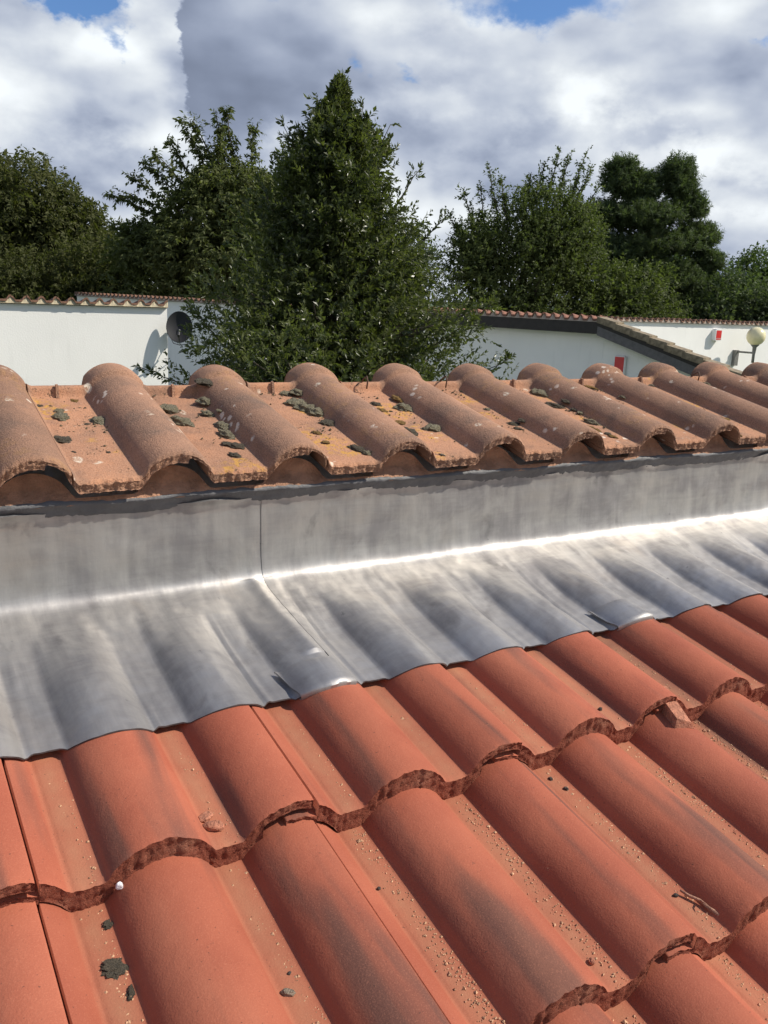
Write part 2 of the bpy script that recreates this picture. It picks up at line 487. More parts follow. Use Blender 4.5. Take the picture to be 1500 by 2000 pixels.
class MB:
    """collects simple solids into one mesh"""
    def __init__(self):
        self.v, self.f = [], []

    def add(self, V, F):
        o = len(self.v)
        self.v += [tuple(x) for x in V]
        self.f += [tuple(i + o for i in f) for f in F]

    def box(self, lo, hi):
        x0, y0, z0 = lo
        x1, y1, z1 = hi
        self.add([(x0, y0, z0), (x1, y0, z0), (x1, y1, z0), (x0, y1, z0), (x0, y0, z1), (x1, y0, z1), (x1, y1, z1), (x0, y1, z1)],
                 [(0, 3, 2, 1), (4, 5, 6, 7), (0, 1, 5, 4), (1, 2, 6, 5), (2, 3, 7, 6), (3, 0, 4, 7)])

    def hexa(self, P):
        self.add(P, [(0, 3, 2, 1), (4, 5, 6, 7), (0, 1, 5, 4), (1, 2, 6, 5), (2, 3, 7, 6), (3, 0, 4, 7)])

    def tube(self, pts, rad, n=8):
        pts = [Vector(p) for p in pts]
        if not isinstance(rad, (list, tuple)):
            rad = [rad] * len(pts)
        V, F = [], []
        for i, p in enumerate(pts):
            t = (pts[min(i + 1, len(pts) - 1)] - pts[max(i - 1, 0)]).normalized()
            a = t.orthogonal().normalized() if i == 0 else (a - t * a.dot(t)).normalized()
            b = t.cross(a)
            for k in range(n):
                g = 2 * math.pi * k / n
                V.append(p + (a * math.cos(g) + b * math.sin(g)) * rad[i])
        for i in range(len(pts) - 1):
            for k in range(n):
                k2 = (k + 1) % n
                F.append((i * n + k, i * n + k2, (i + 1) * n + k2, (i + 1) * n + k))
        F.append(tuple(reversed(range(n))))
        F.append(tuple((len(pts) - 1) * n + k for k in range(n)))
        self.add(V, F)

    def lathe(self, prof, n=24, origin=(0, 0, 0)):
        V, F = [], []
        for r, z in prof:
            for k in range(n):
                g = 2 * math.pi * k / n
                V.append((origin[0] + r * math.cos(g), origin[1] + r * math.sin(g), origin[2] + z))
        for i in range(len(prof) - 1):
            for k in range(n):
                k2 = (k + 1) % n
                F.append((i * n + k, i * n + k2, (i + 1) * n + k2, (i + 1) * n + k))
        self.add(V, F)

    def build(self, name, mat, parent=None, smooth=False, loc=None, rot=None):
        me = bpy.data.meshes.new(name)
        me.from_pydata(self.v, [], self.f)
        me.materials.append(mat)
        if smooth:
            me.polygons.foreach_set('use_smooth', [True] * len(me.polygons))
        me.update()
        return obj(name, me, parent, loc, rot)


def nz(p, s, seed=0.0):
    return mnoise.noise(Vector((p[0] * s + seed, p[1] * s + seed * 1.7, p[2] * s - seed)))


def fb(p, s, o=4, seed=0.0):
    return mnoise.fractal(Vector((p[0] * s + seed, p[1] * s + seed * 1.7, p[2] * s - seed)), 1.0, 2.0, o)


# ------------------------------------------------------------------ ground
GZ = -2.9
gm = MB()
gm.add([(-1500, -1500, GZ), (1500, -1500, GZ), (1500, 1500, GZ), (-1500, 1500, GZ)], [(0, 1, 2, 3)])
tag(gm.build('ground', M['grass']), kind='structure')

# ------------------------------------------------------------------ new roof tiles
GA, TH, AL = 0.3071, R(14.962), R(9.72)
TN = 0.0285
HN = 0.035


def arc(x, w_, h):
    """height of a circular crown of chord w_, rise h at 0<=x<=w_"""
    r = (w_ * w_ / 4 + h * h) / (2 * h)
    return np.sqrt(np.maximum(r * r - (x - w_ / 2) ** 2, 0)) - (r - h)


def smooth1(f, u, k):
    return sum(f(u + o) for o in np.linspace(-k, k, 7)) / 7


def Hn_raw(u):
    um = np.mod(u, 0.15)
    return np.where(um < 0.034, 0.0, arc(um - 0.034, 0.116, HN))


def Hn(u):
    return smooth1(Hn_raw, u, 0.0028)


def tile_mesh(name, us, top_f, bot_f, stations, mats, pan_f, rough, seed, rim=0.0016):
    """closed tile: top and bottom sheets over (u, s), rough cut front cap, sides and back."""
    nu, ns = len(us), len(stations)
    T = np.zeros((ns, nu, 3))
    B = np.zeros((ns, nu, 3))
    for i, s in enumerate(stations):
        T[i, :, 0] = us
        T[i, :, 1] = s
        T[i, :, 2] = top_f(us, s)
        B[i, :, 0] = us
        B[i, :, 1] = s
        B[i, :, 2] = bot_f(us, s)
    # ragged rim at the front
    for j, u in enumerate(us):
        e = fb((u, seed, 0), 160, 3, seed) * rim + fb((u, seed, 3), 45, 2, seed) * rim
        for i, s in enumerate(stations):
            k = max(0.0, 1 - s / 0.006)
            T[i, j, 1] += e * k
            T[i, j, 2] += fb((u, s, seed), 210, 2, seed + 5) * rim * 0.6 * k - 0.0012 * k
            B[i, j, 1] += e * k * 0.7
            B[i, j, 2] += fb((u, s, seed), 120, 2, seed + 9) * rim * 0.5 * k
    rows = 9
    C = np.zeros((rows, nu, 3))
    for r in range(rows):
        f = r / (rows - 1)
        C[r] = T[0] * (1 - f) + B[0] * f
        if 0 < r < rows - 1:
            for j in range(nu):
                p = C[r, j]
                C[r, j, 1] += -abs(fb(p, 230, 3, seed)) * rough * 1.6 + fb(p, 90, 2, seed + 2) * rough * 0.9 + rough * 0.6
                C[r, j, 2] += nz(p, 300, seed) * 0.0006
    V = np.concatenate([T.reshape(-1, 3), B.reshape(-1, 3), C.reshape(-1, 3)])
    n = ns * nu
    fT = grid_faces(ns, nu)
    fB = grid_faces(ns, nu, n, True)
    fC = grid_faces(rows, nu, 2 * n, True)
    iT = np.arange(ns) * nu
    left = np.stack([iT[:-1], iT[1:], iT[1:] + n, iT[:-1] + n], -1)
    right = np.stack([iT[:-1] + nu - 1, iT[:-1] + nu - 1 + n, iT[1:] + nu - 1 + n, iT[1:] + nu - 1], -1)
    kk = np.arange(nu - 1)
    back = np.stack([(ns - 1) * nu + kk, (ns - 1) * nu + kk + 1, n + (ns - 1) * nu + kk + 1, n + (ns - 1) * nu + kk], -1)[:, ::-1]
    F = np.concatenate([fT, fB, fC, left, right, back])
    idx = np.concatenate([np.zeros(len(fT)), np.ones(len(fB)), np.ones(len(fC)), np.zeros(len(left) + len(right)), np.ones(len(back))]).astype(int)
    sm = np.concatenate([np.ones(len(fT), bool), np.ones(len(fB), bool), np.ones(len(fC), bool), np.zeros(len(left) + len(right) + len(back), bool)])
    me = mesh(name, V, F, mats, sm, idx)
    a = me.attributes.new('pan', 'FLOAT', 'POINT')
    pv = np.concatenate([np.tile(pan_f(us), ns), np.zeros(n), np.zeros(rows * nu)])
    a.data.foreach_set('value', pv.astype(np.float32))
    return me


JN = 0.0305          # joint sits this far left of the pan corner


def new_top(u, s):
    h = Hn(u)
    h = np.where(u < -JN, h - 0.021, h)
    h = np.where((u >= -JN) & (u < 0.004), h - 0.0042 * np.clip((0.004 - u) / 0.010, 0, 1), h)
    return h


def new_bot(u, s):
    k = min(1.0, max(0.0, (s - 0.012) / 0.02))
    b = Hn(u) - 0.0285 + 0.009 * k
    cover = u > 0.205
    b = np.where(cover, Hn(u) - 0.0125, b)
    b = np.where(u < -JN, Hn(u) - 0.0315, b)
    return b


def pan_new(u):
    um = np.mod(u + 0.003, 0.15)
    return np.clip(1 - np.abs(um - 0.018) / 0.020, 0, 1) ** 0.6 * np.where(u < -JN, 0, 1)


us_n = np.unique(np.round(np.concatenate([np.linspace(-0.070, 0.300 - JN - 0.0038, 150), [-JN - 0.0003, -JN + 0.0003, 0.2047, 0.2053]]), 5))
st_n = [0, 0.0012, 0.003, 0.006, 0.012, 0.025, 0.032, 0.06, 0.1, 0.15, 0.2, 0.25, 0.3, 0.35, 0.392]
new_meshes = [tile_mesh('roof_tile_new', us_n, new_top, new_bot, st_n, [M['new'], M['new_cut']], pan_new, 0.0020, 3.1 + 7.7 * k, 0.0013) for k in range(4)]

new_roof = empty('new_tiled_roof', (0, 0, 0))
tag(new_roof, 'clean orange-red double-roll concrete tile roof in the foreground below the lead', 'roof')
tile_pose = {}
st_top = [s for s in st_n if s < 0.28] + [0.285]
top_meshes = [tile_mesh('roof_tile_cut', us_n, new_top, new_bot, st_top, [M['new'], M['new_cut']], pan_new, 0.0020, 3.1 + 7.7 * k, 0.0013) for k in range(3)]
for k in range(0, 5):
    for c in range(-3, 11):
        if k >= 3 and c > 6:
            continue
        o = bpy.data.objects.new('roof_tile', top_meshes[(c * 2 + 40) % 3] if k == 0 else new_meshes[(c * 5 + k * 3 + 40) % 4])
        jx, jy = random.uniform(-0.0012, 0.0012), random.uniform(-0.003, 0.003)
        o.location = (c * 0.3 + jx, -k * GA * math.cos(TH) + jy, -k * GA * math.sin(TH) + TN)
        o.rotation_euler = (AL + random.uniform(-0.003, 0.003), random.uniform(-0.002, 0.002), random.uniform(-0.0025, 0.0025))
        link(o, new_roof)


def new_z(X, y):
    """top of the new tiles in world space"""
    k = max(0, math.ceil(-y / (GA * math.cos(TH)) - 1e-6))
    y0 = -k * GA * math.cos(TH)
    z0 = -k * GA * math.sin(TH) + TN
    return z0 + (y - y0) * math.tan(AL) + float(Hn(np.array([X]))[0]) / math.cos(AL)


dk = MB()
s0, s1 = -1.6, 0.50
dk.hexa([(-1.2, s0, s0 * math.tan(TH) - 0.10), (3.6, s0, s0 * math.tan(TH) - 0.10), (3.6, s1, s1 * math.tan(TH) - 0.12), (-1.2, s1, s1 * math.tan(TH) - 0.12),
         (-1.2, s0, s0 * math.tan(TH) - 0.045), (3.6, s0, s0 * math.tan(TH) - 0.045), (3.6, s1, s1 * math.tan(TH) - 0.045), (-1.2, s1, s1 * math.tan(TH) - 0.045)])
dk.build('roof_deck', M['deck'], new_roof)

# ------------------------------------------------------------------ old roof
PHI = math.atan(-0.0165)
OLD0 = Vector((0, 0.478, 0.325))
OX0, OSC = 0.1225, 1.022     # first tip and tile scale
OA = R(12.0)
old_roof = empty('weathered_tiled_roof', OLD0, (0, 0, PHI))
tag(old_roof, 'weathered mossy brown tile roof edge above the lead flashing', 'roof')
PO = 0.2


def Ho(u):
    def raw(x):
        um = np.mod(x, PO)
        return np.where(um < 0.092, 0.0, arc(um - 0.092, 0.108, 0.038))
    return smooth1(raw, u, 0.0045)


OT, OLEN = 0.0185, 0.418


def old_top(u, s):
    h = Ho(u)
    roll = np.clip(h / 0.012, 0, 1)
    # raised transverse lip across the pan at the head
    lip = 0.0165 * np.exp(-((s - 0.372) / 0.0105) ** 4)
    # slightly fatter collar on the crown behind the lip
    col = 0.0095 * np.clip((s - 0.364) / 0.005, 0, 1)
    sag = -0.004 * np.clip(1 - s / 0.006, 0, 1) ** 2
    after = -0.030 * np.clip((s - 0.385) / 0.03, 0, 1)
    return h + lip * (1 - roll) + col * roll + sag + after * (1 - roll) - 0.004 * roll * np.clip((s - 0.385) / 0.03, 0, 1) ** 2


def old_bot(u, s):
    b = Ho(u) - OT
    um = np.mod(u, PO)
    thin = (um > 0.158) & (um < 0.190)
    k = np.clip((um - 0.158) / 0.002, 0, 1) * np.clip((0.190 - um) / 0.002, 0, 1)
    return np.where(thin, b + 0.0085 * k, b)


def pan_old(u):
    um = np.mod(u, PO)
    return np.where(um < 0.094, np.clip((0.094 - um) / 0.012, 0, 1) * np.clip((um + 0.006) / 0.012, 0, 1), 0)


us_o = np.linspace(-0.0045, 0.1935, 112)
st_o = [0, 0.001, 0.0025, 0.005, 0.010, 0.02, 0.04, 0.08, 0.13, 0.19, 0.25, 0.30, 0.34, 0.352, 0.357, 0.360, 0.3625, 0.365, 0.368, 0.372, 0.376, 0.380, 0.384, 0.388, 0.395, 0.405, OLEN]
old_meshes = [tile_mesh('roof_tile_old', us_o, old_top, old_bot, st_o, [M['old'], M['old_cut']], pan_old, 0.0026, 1.3 + 5.1 * k, 0.0022) for k in range(3)]
wm = MB()
wm.tube([(0, 0.012, 0), (0, 0.004, 0.012), (0.001, -0.006, 0.020), (0.001, -0.012, 0.012), (0.001, -0.012, -0.004)], 0.0018, 6)
wire_me = None
nib_mb = MB()
nib_mb.hexa([(-0.003, -0.0125, -0.018), (0.003, -0.0125, -0.018), (0.003, 0.004, -0.018), (-0.003, 0.004, -0.018),
             (-0.002, -0.004, 0.0045), (0.002, -0.004, 0.0045), (0.002, 0.003, 0.0045), (-0.002, 0.003, 0.0045)])
old_tiles = []
for c in range(-4, 14):
    o = bpy.data.objects.new('roof_tile', old_meshes[(c * 2 + 9) % 3])
    o.scale = (OSC, OSC, OSC)
    o.location = (OX0 + c * PO * OSC + random.uniform(-0.001, 0.001), random.uniform(-0.004, 0.003), 0.0185 + random.uniform(-0.0015, 0.0015))
    o.rotation_euler = (OA + random.uniform(-0.006, 0.006), random.uniform(-0.005, 0.005), random.uniform(-0.006, 0.006))
    link(o, old_roof)
    old_tiles.append(o)
    if c in (3, 4, 8):
        h = wm.build('wire_hook', M['wire'], o, True, (0.046, 0.362, 0.014)) if wire_me is None else obj('wire_hook', wire_me, o, (0.046, 0.362, 0.014))
        wire_me = h.data
    else:
        nb = nib_mb.build('nib', M['old_cut'], o, False, (0.046 + random.uniform(-0.004, 0.004), 0.365, 0.0165))


def old_world(x, y, h=0.0):
    """local old-roof plan coords -> world point on the tile top"""
    u = (x - OX0) / OSC
    z = 0.0185 + y * math.tan(OA) + float(Ho(np.array([u]))[0]) / math.cos(OA) + h
    return OLD0 + Matrix.Rotation(PHI, 3, 'Z') @ Vector((x, y, z))


# mortar bed that closes the arches below the old tiles
xs = np.arange(-0.9, 2.95, 0.006)
rowsM = 12
V = []
for i in range(rowsM):
    f = i / (rowsM - 1)
    for x in xs:
        u = (x - OX0) / OSC
        zt = float(Ho(np.array([u]))[0]) - 0.012
        zb = -0.022
        z = zb + (zt - zb) * f
        belly = 0.019 + 0.016 * min(1.0, max(0.0, (z + 0.018) / 0.02)) + 0.003 * fb((x, 0, z), 9, 3, 2.0) + 0.0016 * fb((x, 0, z), 70, 4, 5.0)
        V.append((x, belly, z))
mo = obj('mortar_bed', mesh('mortar_bed', V, grid_faces(rowsM, len(xs)), M['mortar']), old_roof)
# grey sealant fillet between mortar and lead
V = []
for i, (yy, zz) in enumerate([(0.0290, -0.041), (0.0265, -0.038), (0.0250, -0.034), (0.0225, -0.029), (0.019, -0.024), (0.014, -0.0195), (0.022, -0.015)]):
    for x in xs:
        e = 0.0016 * fb((x, i * 0.02, 0), 24, 3, 7.0) + 0.0012 * fb((x, i * 0.1, 0), 120, 2, 9.0)
        V.append((x, yy + e, zz + e + 0.003 * fb((x, 0, 0), 7, 2, 3.0)))
obj('sealant_strip', mesh('sealant_strip', V, grid_faces(7, len(xs)), M['sealant']), old_roof)
# slope of the roof behind and body of the wall underneath
hb = MB()
hb.hexa([(-1.0, 0.036, -3.2), (3.2, 0.036, -3.2), (3.2, 0.40, -3.2), (-1.0, 0.40, -3.2), (-1.0, 0.036, -0.03), (3.2, 0.036, -0.03), (3.2, 0.40, 0.04), (-1.0, 0.40, 0.04)])
hw = hb.build('house_wall', M['wall'], None, False, OLD0, (0, 0, PHI))
tag(hw, kind='structure')


# ------------------------------------------------------------------ lead flashing
HN_TAB = Hn(np.arange(0, 0.1501, 0.0005))


def hn1(X):
    u = (X % 0.15) / 0.0005
    i = int(u)
    return float(HN_TAB[i] + (HN_TAB[min(i + 1, 300)] - HN_TAB[i]) * (u - i))


def lead_point(X, t, seed, lift, top_extra):
    """t < 0 on the apron (-1 at the drip edge), t > 0 on the upstand (1 at the top)"""
    yc = 0.508 - 0.0165 * X
    zc = 0.1465
    H = hn1(X)
    hr = min(1.0, H / HN)
    ye = 0.2065 - 0.026 * hr ** 1.2 + 0.0016 * nz((X, 0, 0), 22, 3.0)
    Lr = yc - ye
    if t <= 0:
        q = -t * Lr
    else:
        q = -t * 0.143
    r = 0.022 + 0.006 * nz((X, 0, 0), 6, 1.0)
    a = (math.sqrt(q * q + r * r) + q) / 2
    b = (math.sqrt(q * q + r * r) - q) / 2
    y = yc - a
    v = min(1.0, a / Lr)                      # 0 crease .. 1 drip edge
    pan_z = TN + y * math.tan(AL)
    flat = zc - a * (zc - (TN + 0.2065 * math.tan(AL) + 0.022)) / 0.302
    wv = min(1.0, max(0.0, (v - 0.07) / 0.60))
    wv = wv * wv * (3 - 2 * wv)
    wob = 0.0035 * nz((X, y * 0.4, 0), 13, seed) * (1 - abs(2 * v - 1)) 
    dressed = pan_z + max(H + 0.0035, 0.0135 + 0.0030 * (1 - v)) + wob
    z = flat * (1 - wv) + dressed * wv + b
    if y < 0.30:
        z = max(z, pan_z + H + 0.003)
    # beaten facets and hand marks
    am = min(1.0, v / 0.15)
    z += am * (0.0032 * nz((X, y * 0.30, 1), 17, seed + 2) * (1 - 0.6 * v) + 0.0016 * nz((X, y * 0.5, 2), 42, seed + 4) * (1 - 0.5 * v) + 0.0006 * nz((X, y, 3), 70, seed))
    um = X % 0.15
    per = math.floor(X / 0.15)
    fade = min(1.0, max(0.0, (v - 0.22) / 0.2))
    z += fade * (0.0022 * nz((per, 3.3, 0.1), 1.7, 2.0) + 0.0012) * math.exp(-((um - 0.003 - 0.05 * (1 - v) * nz((per, 0.7, 0.2), 1.3, 5.0)) / 0.0045) ** 2)
    z += fade * 0.0016 * abs(nz((per, 9.1, 0.4), 1.9, 3.0)) * math.exp(-((um - 0.10 - 0.06 * (1 - v) * nz((per, 1.7, 0.5), 1.3, 8.0)) / 0.006) ** 2)
    if q < 0:
        bm = min(1.0, b / 0.03)
        y += bm * (0.0016 * nz((X, 0, z), 11, seed + 1) + 0.0007 * nz((X, 0, z), 33, seed + 6))
    nrm_y, nrm_z = (-b / (a + b + 1e-9), a / (a + b + 1e-9))
    y += nrm_y * lift
    z += nrm_z * lift
    if t > 0.86:
        e = (t - 0.86) / 0.14
        z += e * (0.004 * fb((X, 0, 0), 15, 4, seed) + top_extra * 0.0)
        g = max(0.0, nz((X, 0, 0), 7.5, seed + 11) - 0.10)
        y -= e * e * (0.002 + 0.022 * g)
        z += e * 0.012 * g
    return (X, y, z)


ts = np.concatenate([np.linspace(-1, -0.10, 84), np.linspace(-0.09, 0.12, 26), np.linspace(0.135, 0.85, 26), np.linspace(0.87, 1.0, 8)])


def lead_sheet(name, x0, x1, seed, edge_lift, label):
    X = np.arange(x0, x1 + 1e-6, 0.004)
    V = []
    for t in ts:
        for i, x in enumerate(X):
            dx = min(x - x0, 0.2)
            if edge_lift > 0:
                lift = edge_lift * math.exp(-dx / 0.05) + 0.0014 * math.exp(-((dx - 0.012) / 0.010) ** 2) * (1 if t < 0 else 0.3)
            else:
                de = x1 - x
                lift = 0.0055 * math.exp(-((de - 0.035) / 0.013) ** 2) * (1.0 if -0.75 < t < 0 else 0.25)
            V.append(lead_point(x, float(t), seed if False else 4.0, lift, 0))
    me = mesh(name, V, grid_faces(len(ts), len(X)), [M['lead'], M['lead_edge']])
    o = obj(name, me)
    sm = o.modifiers.new('thickness', 'SOLIDIFY')
    sm.material_offset_rim = 1
    sm.thickness = 0.0022
    sm.offset = -1
    es = o.modifiers.new('edge', 'EDGE_SPLIT')
    es.split_angle = R(50)
    tag(o, label, 'lead flashing', 'overlapping lead flashing sheets')
    return o


lead_l = lead_sheet('lead_flashing', -0.9, 0.436, 4.0, 0.0, 'grey lead flashing sheet left of the vertical seam, dressed over the tiles')
lead_r = lead_sheet('lead_flashing', 0.418, 2.9, 9.0, 0.0012, 'long bright lead flashing sheet right of the vertical seam')


def lead_clip(x0, x1, parent, seed):
    X = np.linspace(x0, x1, 24)
    V = []
    prof = [(-0.815, 0.0042), (-0.83, 0.0052), (-0.88, 0.0052), (-0.94, 0.0048), (-0.985, 0.0046), (-1.004, 0.0040), (-1.010, 0.0015), (-1.006, -0.004), (-0.97, -0.005)]
    for t, l in prof:
        for i, x in enumerate(X):
            f = i / 23
            skew = -0.010 * (t + 1) / 0.18
            p = lead_point(x + skew, max(-1, t), 4.0, l, 0)
            dy = (t + 1) * 0.30 if t < -1 else 0
            V.append((p[0], p[1] + dy, p[2] + 0.0006 * nz((x, t, 0), 60, seed)))
    me = mesh('lead_clip', V, grid_faces(len(prof), 24, flip=True), M['lead'])
    o = obj('lead_clip', me, parent)
    sm = o.modifiers.new('thickness', 'SOLIDIFY')
    sm.thickness = 0.0020
    sm.offset = 1
    es = o.modifiers.new('edge', 'EDGE_SPLIT')
    es.split_angle = R(50)
    return o


lead_clip(0.345, 0.425, lead_l, 1.0)
lead_clip(0.945, 1.010, lead_r, 2.0)


# ------------------------------------------------------------------ moss
def cushion_mesh(name, mat, seed, spikes=True, amp=1.0):
    import bmesh
    bm = bmesh.new()
    bmesh.ops.create_icosphere(bm, subdivisions=4, radius=1.0)
    for v in bm.verts:
        n = v.co.normalized()
        k = 1 + amp * (0.22 * fb(n, 1.6, 3, seed) + 0.09 * fb(n, 7, 3, seed + 4)) + 0.05 * fb(n, 22, 2, seed + 2)
        v.co = Vector((n.x * k, n.y * k, max(-0.25, n.z * k)))
    me = bpy.data.meshes.new(name)
    bm.to_mesh(me)
    bm.free()
    me.materials.append(mat)
    me.polygons.foreach_set('use_smooth', [True] * len(me.polygons))
    if spikes:
        co = np.array([v.co[:] for v in me.vertices])
        no = np.array([v.normal[:] for v in me.vertices])
        sel = np.where(no[:, 2] > -0.1)[0]
        pick = np.repeat(sel, 2)
        base = co[pick] + rng.normal(0, 0.02, (len(pick), 3))
        dr = no[pick] + rng.normal(0, 0.55, (len(pick), 3))
        dr /= np.linalg.norm(dr, axis=1)[:, None]
        side = np.cross(dr, rng.normal(0, 1, dr.shape))
        side /= np.linalg.norm(side, axis=1)[:, None]
        L = rng.uniform(0.05, 0.13, (len(pick), 1))
        V = np.concatenate([co, np.stack([base - side * 0.018, base + side * 0.018, base + dr * L], 1).reshape(-1, 3)])
        f0 = np.array([p.vertices[:] for p in me.polygons])
        f1 = (np.arange(len(pick) * 3) + len(co)).reshape(-1, 3)
        bpy.data.meshes.remove(me)
        me = mesh(name, V, [np.concatenate([f0, f1])], mat)
    return me


moss_me = {k: [cushion_mesh('moss_cushion', M[k], 1.0 + i * 3.3, True, 1.9) for i in range(3)] for k in ('moss', 'moss_y', 'moss_dark', 'moss_pale')}
# (local x, local y on the old roof, diameter in m, height ratio, kind, label)
MOSS = [
    (0.154,0.256,0.027,0.62,'moss','round moss cushion near the head of the leftmost open tile pan'),
    (0.211,0.234,0.028,0.62,'moss','pointed moss cushion against the roll of the leftmost full tile crown'),
    (0.135,0.157,0.028,0.42,'moss_dark','flat dark moss disc in the middle of the leftmost open tile pan'),
    (0.157,0.287,0.016,0.62,'moss',None),
    (0.148,0.314,0.009,0.42,'moss_dark',None),
    (0.188,0.222,0.010,0.42,'moss_dark',None),
    (0.129,0.315,0.014,0.42,'moss_dark',None),
    (0.142,0.107,0.006,0.42,'moss_dark',None),
    (0.192,0.099,0.007,0.42,'moss_dark',None),
    (0.344,0.280,0.032,0.62,'moss','long moss cushion beside the second tile crown from the left'),
    (0.345,0.219,0.033,0.62,'moss','lower of two moss cushions beside the second tile crown from the left'),
    (0.193,0.338,0.017,0.35,'moss_y',None),
    (0.438,0.352,0.039,0.42,'moss_dark',None),
    (0.422,0.305,0.031,0.62,'moss',None),
    (0.405,0.253,0.022,0.62,'moss',None),
    (0.425,0.241,0.012,0.62,'moss',None),
    (0.411,0.192,0.024,0.62,'moss',None),
    (0.402,0.149,0.026,0.62,'moss',None),
    (0.390,0.108,0.018,0.42,'moss_dark',None),
    (0.403,0.099,0.023,0.42,'moss_dark',None),
    (0.384,0.060,0.018,0.42,'moss_dark',None),
    (0.600,0.291,0.035,0.62,'moss','uppermost of the run of big moss cushions right of the white-blotched crown'),
    (0.609,0.266,0.037,0.62,'moss','middle of the run of big moss cushions right of the white-blotched crown'),
    (0.618,0.238,0.037,0.62,'moss','lowest of the run of big moss cushions right of the white-blotched crown'),
    (0.618,0.184,0.028,0.42,'moss_dark',None),
    (0.610,0.059,0.024,0.42,'moss_dark',None),
    (0.617,0.036,0.014,0.62,'moss',None),
    (0.605,0.350,0.022,0.62,'moss',None),
    (0.627,0.341,0.030,0.62,'moss',None),
    (0.571,0.140,0.015,0.35,'moss_y',None),
    (0.567,0.094,0.014,0.35,'moss_y',None),
    (0.823,0.250,0.036,0.62,'moss','large moss cushion under the lichen-crusted tile crown'),
    (0.832,0.292,0.026,0.35,'moss_y',None),
    (0.818,0.131,0.029,0.62,'moss','brownish round moss cushion low in the pan left of the ringed lichen'),
    (0.799,0.133,0.013,0.62,'moss',None),
    (0.760,0.123,0.026,0.42,'moss_dark',None),
    (0.767,0.172,0.021,0.35,'moss_y',None),
    (0.772,0.280,0.022,0.42,'moss_dark',None),
    (0.765,0.244,0.019,0.35,'moss_y',None),
    (0.782,0.235,0.007,0.42,'moss_dark',None),
    (1.020,0.139,0.022,0.42,'moss_dark',None),
    (1.038,0.133,0.020,0.42,'moss_dark',None),
    (1.011,0.111,0.015,0.42,'moss_dark',None),
    (1.016,0.227,0.012,0.62,'moss',None),
    (0.757,0.009,0.010,0.40,'moss_pale',None),
    (1.233,0.315,0.035,0.62,'moss',None),
    (1.211,0.236,0.034,0.42,'moss_dark',None),
    (1.221,0.125,0.026,0.62,'moss','round moss cushion just above a patch of ochre moss'),
    (1.237,0.179,0.015,0.62,'moss',None),
    (1.238,0.201,0.015,0.42,'moss_dark',None),
    (1.243,0.234,0.025,0.42,'moss_dark',None),
    (1.208,0.044,0.017,0.35,'moss_y',None),
    (1.194,0.099,0.023,0.35,'moss_y',None),
    (1.198,0.085,0.017,0.35,'moss_y',None),
    (1.209,0.060,0.014,0.42,'moss_dark',None),
    (1.445,0.263,0.013,0.62,'moss',None),
    (1.845,0.352,0.026,0.62,'moss',None),
    (1.426,0.354,0.027,0.35,'moss_y',None),
    (1.644,0.358,0.021,0.40,'moss_pale',None),
    (1.627,0.104,0.026,0.35,'moss_y',None),
    (1.561,0.014,0.021,0.35,'moss_y',None)]
for i, (x, y, dia, hr, kind, label) in enumerate(MOSS):
    p = old_world(x, y, 0.0)
    o = bpy.data.objects.new('moss_cushion', moss_me[kind][i % 3])
    o.location = p - Vector((0, 0, dia * 0.02))
    rz = random.uniform(0, 6.28)
    e = random.uniform(0.8, 1.25)
    o.rotation_euler = (OA, 0, rz * 0.15)
    o.scale = (dia / 2 * e, dia / 2 / e * 1.15, dia / 2 * (hr - 0.06))
    link(o)
    pn = int(math.floor((x - OX0) / PO / OSC + 0.2))
    where = ['first', 'second', 'third', 'fourth', 'fifth', 'sixth', 'seventh', 'eighth', 'ninth'][min(8, max(0, pn))] + ' tile pan from the left'
    zone = 'at the head of' if y > 0.31 else 'in the upper part of' if y > 0.22 else 'halfway down' if y > 0.13 else 'near the front of'
    size = 'tiny' if dia < 0.014 else 'small' if dia < 0.024 else 'middling' if dia < 0.034 else 'large'
    what = {'moss': 'grey-green moss cushion', 'moss_y': 'ochre moss crumb', 'moss_dark': 'blackish moss tuft', 'moss_pale': 'pale lichen lump'}[kind]
    tag(o, label or '%s %s %s the %s' % (size, what, zone, where), 'moss', 'moss on the weathered tiles')


by_label = {}
for o in list(COL.objects):
    if o.name.startswith('moss_cushion'):
        by_label.setdefault(o['label'], []).append(o)
for lab_, lst in by_label.items():
    if len(lst) > 1:
        lst.sort(key=lambda q_: -q_.location.z)
        for q_, word in zip(lst, ('upper', 'lower') if len(lst) == 2 else ('uppermost', 'middle', 'lowest', 'bottom')):
            q_['label'] = word + ' ' + lab_
# loose moss crumbs scattered in the old pans
gc = np.random.default_rng(77)
cv, cf, cn = [], [], 0
OCT0 = np.array([(0, 2, 4), (2, 1, 4), (1, 3, 4), (3, 0, 4), (2, 0, 5), (1, 2, 5), (3, 1, 5), (0, 3, 5)])
for i in range(5200):
    pn_ = gc.integers(-1, 9)
    fu = gc.beta(2.2, 1.2)
    x_ = OX0 + (pn_ * PO + 0.004 + fu * 0.088) * OSC
    y_ = gc.uniform(0.02, 0.36)
    if gc.random() > max(0.0, 0.10 + 1.1 * nz((x_, y_, 0), 14, 31.0)) * (0.35 + 0.65 * y_ / 0.36):
        continue
    sz = float(np.clip(gc.lognormal(-6.35, 0.45), 0.0008, 0.0042))
    V0 = np.array([(1, 0, 0), (-1, 0, 0), (0, 1, 0), (0, -1, 0), (0, 0, 0.7), (0, 0, -0.4)]) * gc.uniform(0.6, 1.25, (6, 1)) * sz
    p_ = old_world(x_, y_)
    cv.append(V0 + np.array(p_[:]) + np.array([0, 0, sz * 0.2]))
    cf.append(OCT0 + cn)
    cn += 6
crumbs = obj('moss_crumbs', mesh('moss_crumbs', np.concatenate(cv), [np.concatenate(cf)], M['crumb'], False))
